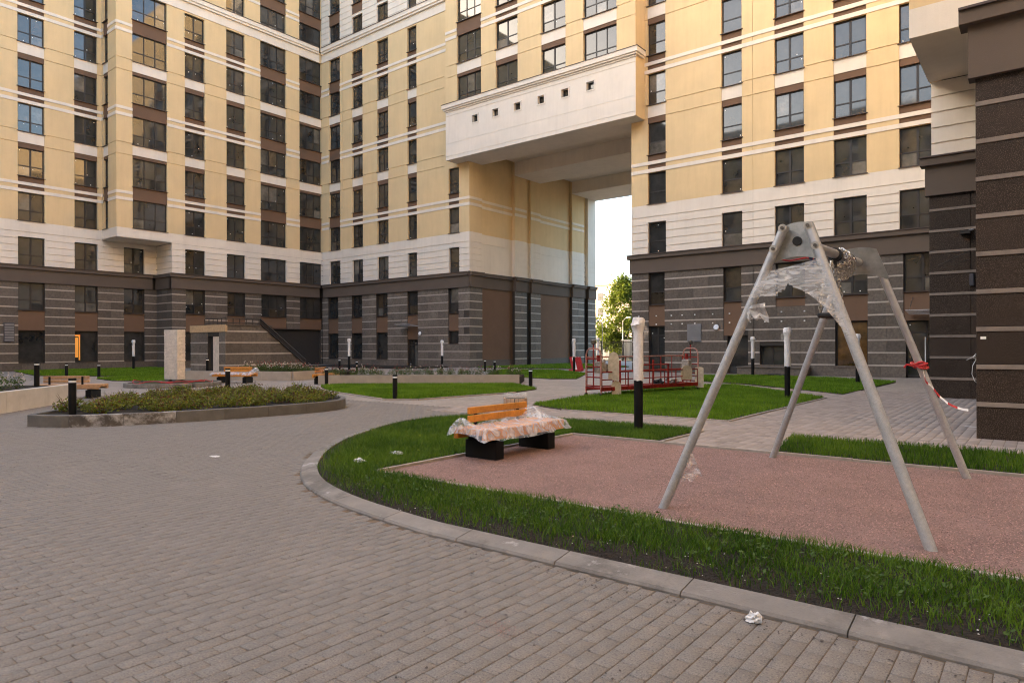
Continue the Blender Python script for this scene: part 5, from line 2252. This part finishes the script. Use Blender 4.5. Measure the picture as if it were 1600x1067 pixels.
def sheet(name, label, cat, P00, P10, P11, P01, matname, nu, nv, seed, amp=.02, ragged=0.0, sag=0.0):
    """small hanging sheet of film between four corners, wrinkled, with a ragged lower edge"""
    r = np.random.default_rng(seed)
    V = []
    nrm = (Vector(P10) - Vector(P00)).cross(Vector(P01) - Vector(P00)).normalized()
    uv = np.array([(i / nu, j / nv) for i in range(nu + 1) for j in range(nv + 1)])
    nz = vnoise(uv, .22, seed) - .5
    n2 = vnoise(uv * np.array([1, 0]) + .01, .13, seed + 1)
    for q, (u, v) in enumerate(uv):
        vv = v * (1 - ragged * n2[q])
        p = (Vector(P00) * (1 - u) + Vector(P10) * u) * (1 - vv) + (Vector(P01) * (1 - u) + Vector(P11) * u) * vv
        p = p + nrm * (nz[q] * 2 * amp) + Vector((0, 0, -sag * math.sin(math.pi * u) * (1 - .5 * vv)))
        V.append(p)
    c = sum(V, Vector()) / len(V)
    F = [(i * (nv + 1) + j, (i + 1) * (nv + 1) + j, (i + 1) * (nv + 1) + j + 1, i * (nv + 1) + j + 1) for i in range(nu) for j in range(nv)]
    mb = MB()
    mb.add([p[:] for p in V], F, matname)
    return tag(mb.build(name, at=c, smooth=True), label, cat)


a_ = leg('fl', .73) + Vector((-.03, -.05, 0))
sheet('film_tuft', 'torn tuft of white film hanging inside the left front leg of the swing', 'plastic film', a_, a_ + Vector((.19, .0, .03)), a_ + Vector((.23, .02, -.24)), a_ + Vector((.02, 0, -.15)), 'film_white', 16, 12, 3, .035, .55)
a_ = leg('fl', .19) + Vector((.03, -.03, .0))
sheet('film_flap', 'loose flap of clear film hanging from the lower left front leg of the swing', 'plastic film', a_, a_ + Vector((.05, .02, .06)), a_ + Vector((.16, .05, -.22)), a_ + Vector((-.06, .0, -.25)), 'film_thin', 14, 14, 4, .04, .3)
# red and white tape round the right rear leg
tp = thing('warning_tape', 'red and white warning tape tied round the right rear leg of the swing, end drooping', 'tape', leg('br', .49))
c = leg('br', .49)
mb = MB()
for i in range(4):
    q = leg('br', .485 + .006 * i) + Vector((random.uniform(-.01, .01), 0, 0))
    ring = [q + Vector((math.cos(a) * .075, math.sin(a) * .075, .012 * math.sin(a * 2 + i))) for a in np.linspace(0, 6.28, 14)]
    mb.tube(ring, .013, 'tape_red', 5, False, .5)
mb.tube([c + Vector((-.06, -.05, .0)), c + Vector((-.13, -.08, .02)), c + Vector((-.16, -.07, -.02))], .014, 'tape_red', 5)
mb.build('knot', tp)
mb = MB()
tail = [leg('br', .41) + Vector((.03, -.03, 0)), leg('br', .36) + Vector((.07, -.02, .0)), leg('br', .325) + Vector((.14, -.03, .0)), leg('br', .315) + Vector((.24, -.02, -.02)), leg('br', .31) + Vector((.33, 0, -.02))]
tail = resample3([c + Vector((.03, -.05, -.02)), c + Vector((.07, -.07, -.2))] + tail, .055)
for i, (a, b) in enumerate(zip(tail, tail[1:])):
    w = Vector((0, .006, .013))
    mb.add([(a - w)[:], (b - w)[:], (b + w)[:], (a + w)[:]], [(0, 1, 2, 3)], 'tape_red' if (i // 2) % 2 else 'paint_white')
mb.build('tail', tp)

# ================================================================ RED WORK CRADLE
gd = thing('work_cradle', 'red suspended facade work cradle standing on its castors on the far path', 'work cradle', (-10.7, 20.8, 0))
E0, E1 = Vector((-11.25, 18.35, 0)), Vector((-10.1, 23.2, 0))
ax = (E1 - E0).normalized()
sd_ = Vector((ax.y, -ax.x, 0))     # towards the camera's right (near side)
G = lambda u, v, z: E0 + ax * u + sd_ * v + Vector((0, 0, z))
LEN = (E1 - E0).length
hw = .33
tb = lambda pts, r, m, nm, par=gd: (lambda b: (b.tube(pts, r, m, 8), b.build(nm, par))[1])(MB())
mb = MB()
mb.obox(G(LEN / 2, 0, .27), (ax, sd_, (0, 0, 1)), (LEN / 2, hw, .02), 'paint_red')
for v in (-hw, hw):
    mb.obox(G(LEN / 2, v, .25), (ax, sd_, (0, 0, 1)), (LEN / 2, .03, .06), 'paint_red')
mb.build('platform', gd)
for (v, zt) in ((-hw, 1.25), (hw, .78)):
    us = np.linspace(.05, LEN - .05, 9)
    for i, u in enumerate(us):
        tb([G(u, v, .3), G(u, v, zt)], .016 if i % 2 else .022, 'paint_red', 'upright')
    tb([G(0.05, v, zt), G(LEN - .05, v, zt)], .022, 'paint_red' if v > 0 else 'paint_redpale', 'guard_rail')
    tb([G(0.05, v, .3 + (zt - .3) * .5), G(LEN - .05, v, .3 + (zt - .3) * .5)], .018, 'paint_red', 'guard_rail')
for u in (1.6, 3.3):
    for v in (-hw, hw):
        tb([G(u, v, .2), G(u, v, 1.12 if v < 0 else 1.0)], .038, 'paint_red', 'joint_post')
tb([G(1.6, hw, .98), G(3.3, hw, .98)], .022, 'paint_red', 'guard_rail')
for (u, m) in ((.02, 'paint_redpale'), (LEN - .02, 'paint_redpale')):
    # end frames: hoop with cross rails
    hoop = [G(u, -hw, .1), G(u, -hw, 1.32), G(u, -hw + .06, 1.46), G(u, -hw + .16, 1.52), G(u, hw - .16, 1.52), G(u, hw - .06, 1.46), G(u, hw, 1.32), G(u, hw, .1)]
    tb(hoop, .026, m, 'end_hoop')
    for z in (.35, .62, .95, 1.2):
        tb([G(u, -hw, z), G(u, hw, z)], .02, 'paint_red', 'end_rail')
    tb([G(u, 0, .3), G(u, 0, 1.72)], .022, 'paint_red', 'end_rail')
    hb = MB()
    hb.cbox(*(lambda p: (p.x - .14, p.x + .14, p.y - .14, p.y + .14, .75, 1.12))(G(u + (.22 if u < 1 else -.22), 0, 0)), 'sack_grey', .03)
    hb.tube([G(u + (.22 if u < 1 else -.22), 0, 1.1), G(u + (.22 if u < 1 else -.22), 0, 1.32)], .06, 'paint_red', 10)
    hb.build('hoist', gd)
    hb = MB()
    hb.lathe(G(u, 0, 1.66)[:], [(.05, 0), (.085, .03), (.085, .12), (.04, .15)], 'bolt_steel', 10)
    hb.build('pulley', gd)
    for v in (-hw, hw):
        cb = MB()
        p = G(u, v, .06)
        cb.tube([p + sd_ * -.025, p + sd_ * .025], .06, 'rubber_black', 14)
        cb.tube([p, p + Vector((0, 0, .12))], .022, 'bolt_steel', 8)
        cb.build('castor', gd)


def panel(u, v, z0, z1, w, tilt, round_top, nm='guard_board'):
    b = MB()
    pts = []
    n = 10
    for i in range(n + 1):
        a = math.pi * i / n
        pts.append((math.cos(a) * w / 2, z1 - round_top + math.sin(a) * round_top))
    pts += [(-w / 2, z0), (w / 2, z0)]
    o_ = G(u, v, 0)
    d = (ax * math.cos(tilt) + sd_ * math.sin(tilt))
    nr = Vector((d.y, -d.x, 0))
    k = len(pts)
    vs = [(o_ + d * x + nr * s + Vector((0, 0, z)))[:] for s in (-.012, .012) for x, z in pts]
    b.add(vs, [tuple(range(k)), tuple(range(2 * k - 1, k - 1, -1))] + [(i, (i + 1) % k, k + (i + 1) % k, k + i) for i in range(k)], 'plywood')
    b.build(nm, gd)


panel(.55, hw + .04, .52, 1.42, .34, 0.9, .28)
panel(.66, hw + .05, .06, .50, .30, 0.7, .14)
panel(LEN - .75, hw + .05, .42, .92, .46, 0.3, .18)
panel(LEN - .03, hw + .06, .12, .85, .30, 1.2, .05)
scrap('debris_sack', 'grey sack of debris lying on the deck of the red work cradle', 'sack', G(3.9, 0, .36), .24, 17, 'sack_grey', .8, (1.1, 1.3, .8))
scrap('debris_sack', 'black bag of debris beside the grey sack on the work cradle deck', 'sack', G(3.2, 0, .34), .17, 18, 'rubber_black', .8, (1.1, 1.3, .8))
scrap('film_bundle', 'bundle of old plastic in the left end of the red work cradle', 'plastic', G(.5, -.05, .85), .22, 19, 'sack_grey', 1.0, (.8, .9, 1.3))

bar_ = thing('plastic_barrier', 'red and white plastic barrier leaning over beside a lamp post before the passage', 'barrier', (-23.9, 36.8, 0))
for i, (m) in enumerate(('tape_red', 'paint_white', 'tape_red', 'tape_red')):
    b = MB()
    x = -24.2 + .2 * i
    b.obox((x + .1, 36.8, .46), ((1, .2, .28), (-.28, 0, 1), (0, 1, 0)), (.095, .46, .06), m)
    b.build('barrier_section', bar_)
b = MB()
b.cbox(-24.3, -23.4, 36.6, 37.0, 0, .1, 'tape_red', .03)
b.build('base', bar_)

# ================================================================ WRAPPED COLUMN, KIOSK
st = thing('wrapped_column', 'tall square column wrapped in pale plastic on the round kerbed island', 'column', (-29.3, 13.6, .12))
ang = rad(8)
dx, dy = Vector((math.cos(ang), math.sin(ang), 0)), Vector((-math.sin(ang), math.cos(ang), 0))
cst = Vector((-29.35, 13.75, 0))
bm = bmesh.new()
bmesh.ops.create_grid(bm, x_segments=1, y_segments=1, size=.01)
bm.free()
mb = MB()
nz_ = 34
rr_ = random.Random(6)
vs, fs = [], []
hx, hy = .46, .18
ringpts = [(-hx, -hy), (-hx * .33, -hy), (hx * .33, -hy), (hx, -hy), (hx, 0), (hx, hy), (hx * .33, hy), (-hx * .33, hy), (-hx, hy), (-hx, 0)]
nr_ = len(ringpts)
for j in range(nz_ + 1):
    z = .24 + (2.36 - .24) * j / nz_
    for (a, b_) in ringpts:
        e = 1 + rr_.uniform(-.018, .02)
        p = cst + dx * a * e + dy * b_ * e
        vs.append((p.x, p.y, z + rr_.uniform(-.008, .008)))
for j in range(nz_):
    for k in range(nr_):
        fs.append((j * nr_ + k, j * nr_ + (k + 1) % nr_, (j + 1) * nr_ + (k + 1) % nr_, (j + 1) * nr_ + k))
fs.append(tuple(nz_ * nr_ + k for k in range(nr_)))
fs.append(tuple(range(nr_ - 1, -1, -1)))
mb.add(vs, fs, 'wrap_cream')
mb.build('plastic_wrap', st)
for (a, b_) in ((-.25, -.1), (.28, -.12), (.1, .15)):
    p = cst + dx * a + dy * b_
    mb = MB()
    mb.cbox(p.x - .14, p.x + .14, p.y - .12, p.y + .12, .10, .245, 'kerb_dark', .02)
    mb.build('support_block', st)
tpi = thing('warning_tape', 'red warning tape lying round the foot of the wrapped column on its island', 'tape', (-28.7, 13.0, .13))
mb = MB()
pts = [(-28.7 + 1.5 * math.cos(a), 13.4 + 1.5 * math.sin(a), .20 + .06 * math.sin(a * 5)) for a in np.linspace(-2.6, 1.2, 30)]
mb.tube(pts, .016, 'tape_red', 5, True, .4)
mb.tube([(-28.3, 12.7, .17), (-27.7, 13.2, .22), (-27.5, 14.1, .19), (-28.0, 14.4, .25)], .02, 'tape_red', 5, True, .4)
mb.build('ribbon', tpi)

K = thing('stone_kiosk', 'stone clad stair kiosk with timber trimmed front and railing, before the inner corner', 'kiosk', (-38, 22, 0))
FKf, FKs = Frame('S', 19.7), Frame('E', -36.05)
core(K, -40.0, -36.1, 19.9, 22.6, 0, 2.80)
for (a, b, z0, z1) in ((-40.03, -36.05, 0, 2.86),):
    pass
hk = [(-38.06, -36.75, 0.0, 2.25)]
plinth(K, FKf, -40.03, -36.05, hk, z1=2.48, seed=20, stone='stone_dirty')
mb = MB()
FKf.box(mb, -40.08, -36.02, -0.1, 0.03, 2.48, 2.88, 'timber_trim')
mb.build('timber_trim', K)
plinth(K, FKs, 19.72, 22.5, [], z1=2.84, seed=21)
# sloping side wall of the stair
mb = MB()
prof = [(22.5, 0), (24.9, 0), (24.9, .62), (22.5, 2.62)]
k = len(prof)
mb.add([(-36.06, y, z) for y, z in prof] + [(-36.3, y, z) for y, z in prof], [(0, 1, 2, 3), (7, 6, 5, 4)] + [(i, (i + 1) % k, k + (i + 1) % k, k + i) for i in range(k)], 'stone_dark')
mb.build('stair_wall', K)
for i, z in enumerate((.55, 1.19, 1.83)):
    ye = 24.9 - max(0, (z - .5)) * (2.4 / 2.0)
    l, h = (-36.06, 22.5, z), (-36.045, ye, z + .08)
    piece('stone_band', K, l, h, 'stone_light')
mb = MB()
mb.box(-40.1, -36.0, 19.72, 22.6, 2.84, 2.90, 'stone_dark')
mb.build('roof', K)
dw = MB()
pts = []
dw.box(-37.55, -36.8, 19.78, 19.86, .05, 2.22, 'wrap_cream')
dw.build('wrapped_door', K)


def rail(pts, r=.025):
    b = MB()
    b.tube(pts, r, 'frame_dark', 6)
    b.build('rail', K)


for z in (2.98, 3.24):
    rail([(-38.5, 19.78, z), (-36.12, 19.78, z)])
    rail([(-36.12, 19.78, z), (-36.12, 21.8, z)])
for x in np.linspace(-38.5, -36.12, 6):
    rail([(x, 19.78, 2.88), (x, 19.78, 3.24)], .022)
for y in np.linspace(20.2, 21.8, 5):
    rail([(-36.12, y, 2.88), (-36.12, y, 3.24)], .022)
rail([(-36.02, 21.8, 3.24), (-36.02, 24.9, .78)], .06)
rail([(-36.02, 21.8, 2.98), (-36.02, 24.9, .52)], .06)
rail([(-36.02, 21.8, 3.1), (-36.02, 24.9, .66)], .05)
for i in range(7):
    f_ = i / 6
    y = 21.8 + 3.1 * f_
    rail([(-36.12, y, 2.80 - 2.45 * f_), (-36.12, y, 3.24 - 2.5 * f_)], .02)
mb = MB()
for f_ in (.12, .3, .5, .62, .8, .95):
    y = 21.8 + 3.1 * f_
    mb.box(-36.10, -36.07, y - .05, y + .05, 3.05 - 2.5 * f_ - .05, 3.05 - 2.5 * f_ + .05, 'wrap_white')
mb.build('film_tuft', K)

# ================================================================ SMALL LITTER
scrap('plastic_scrap', 'white plastic clump on the grass near the curved kerb, nearer to the gravel tip', 'plastic scrap', (-7.25, 5.85, .07), .07, 31, 'white_paper', .7, (1.3, .8, .7))
scrap('plastic_scrap', 'white plastic clump on the grass beyond the other, level with the gravel corner', 'plastic scrap', (-7.35, 6.6, .07), .075, 32, 'white_paper', .6, (1.4, .9, .6))
scrap('plastic_bag', 'small crumpled white bag lying against the near kerb', 'plastic bag', (-1.33, 3.93, .02), .042, 33, 'white_paper', 1.0, (1.0, .7, 1.0))
scrap('paper_scrap', 'white paper scrap lying on the road pavers near the shrub island', 'paper', (-9.55, 5.05, .008), .075, 34, 'white_paper', .2, (1.3, .7, .25))
scrap('paper_scrap', 'tiny white scrap on the plaza pavers before the dark pillars', 'paper', (-1.15, 15.9, .01), .06, 35, 'white_paper', .2, (1.8, .6, .3))
scrap('tarpaulin_heap', 'dark crumpled heap on the far lawn at the stone landing', 'tarpaulin', (-11.0, 36.0, .05), .35, 36, 'rubber_black', .5, (2.2, 1, .5))
for o in bpy.data.objects:
    if o.type == 'MESH' and o.data and o.data.materials and o.data.materials[0] and o.data.materials[0].name in ('film_wrap',):
        o.data.shade_smooth()
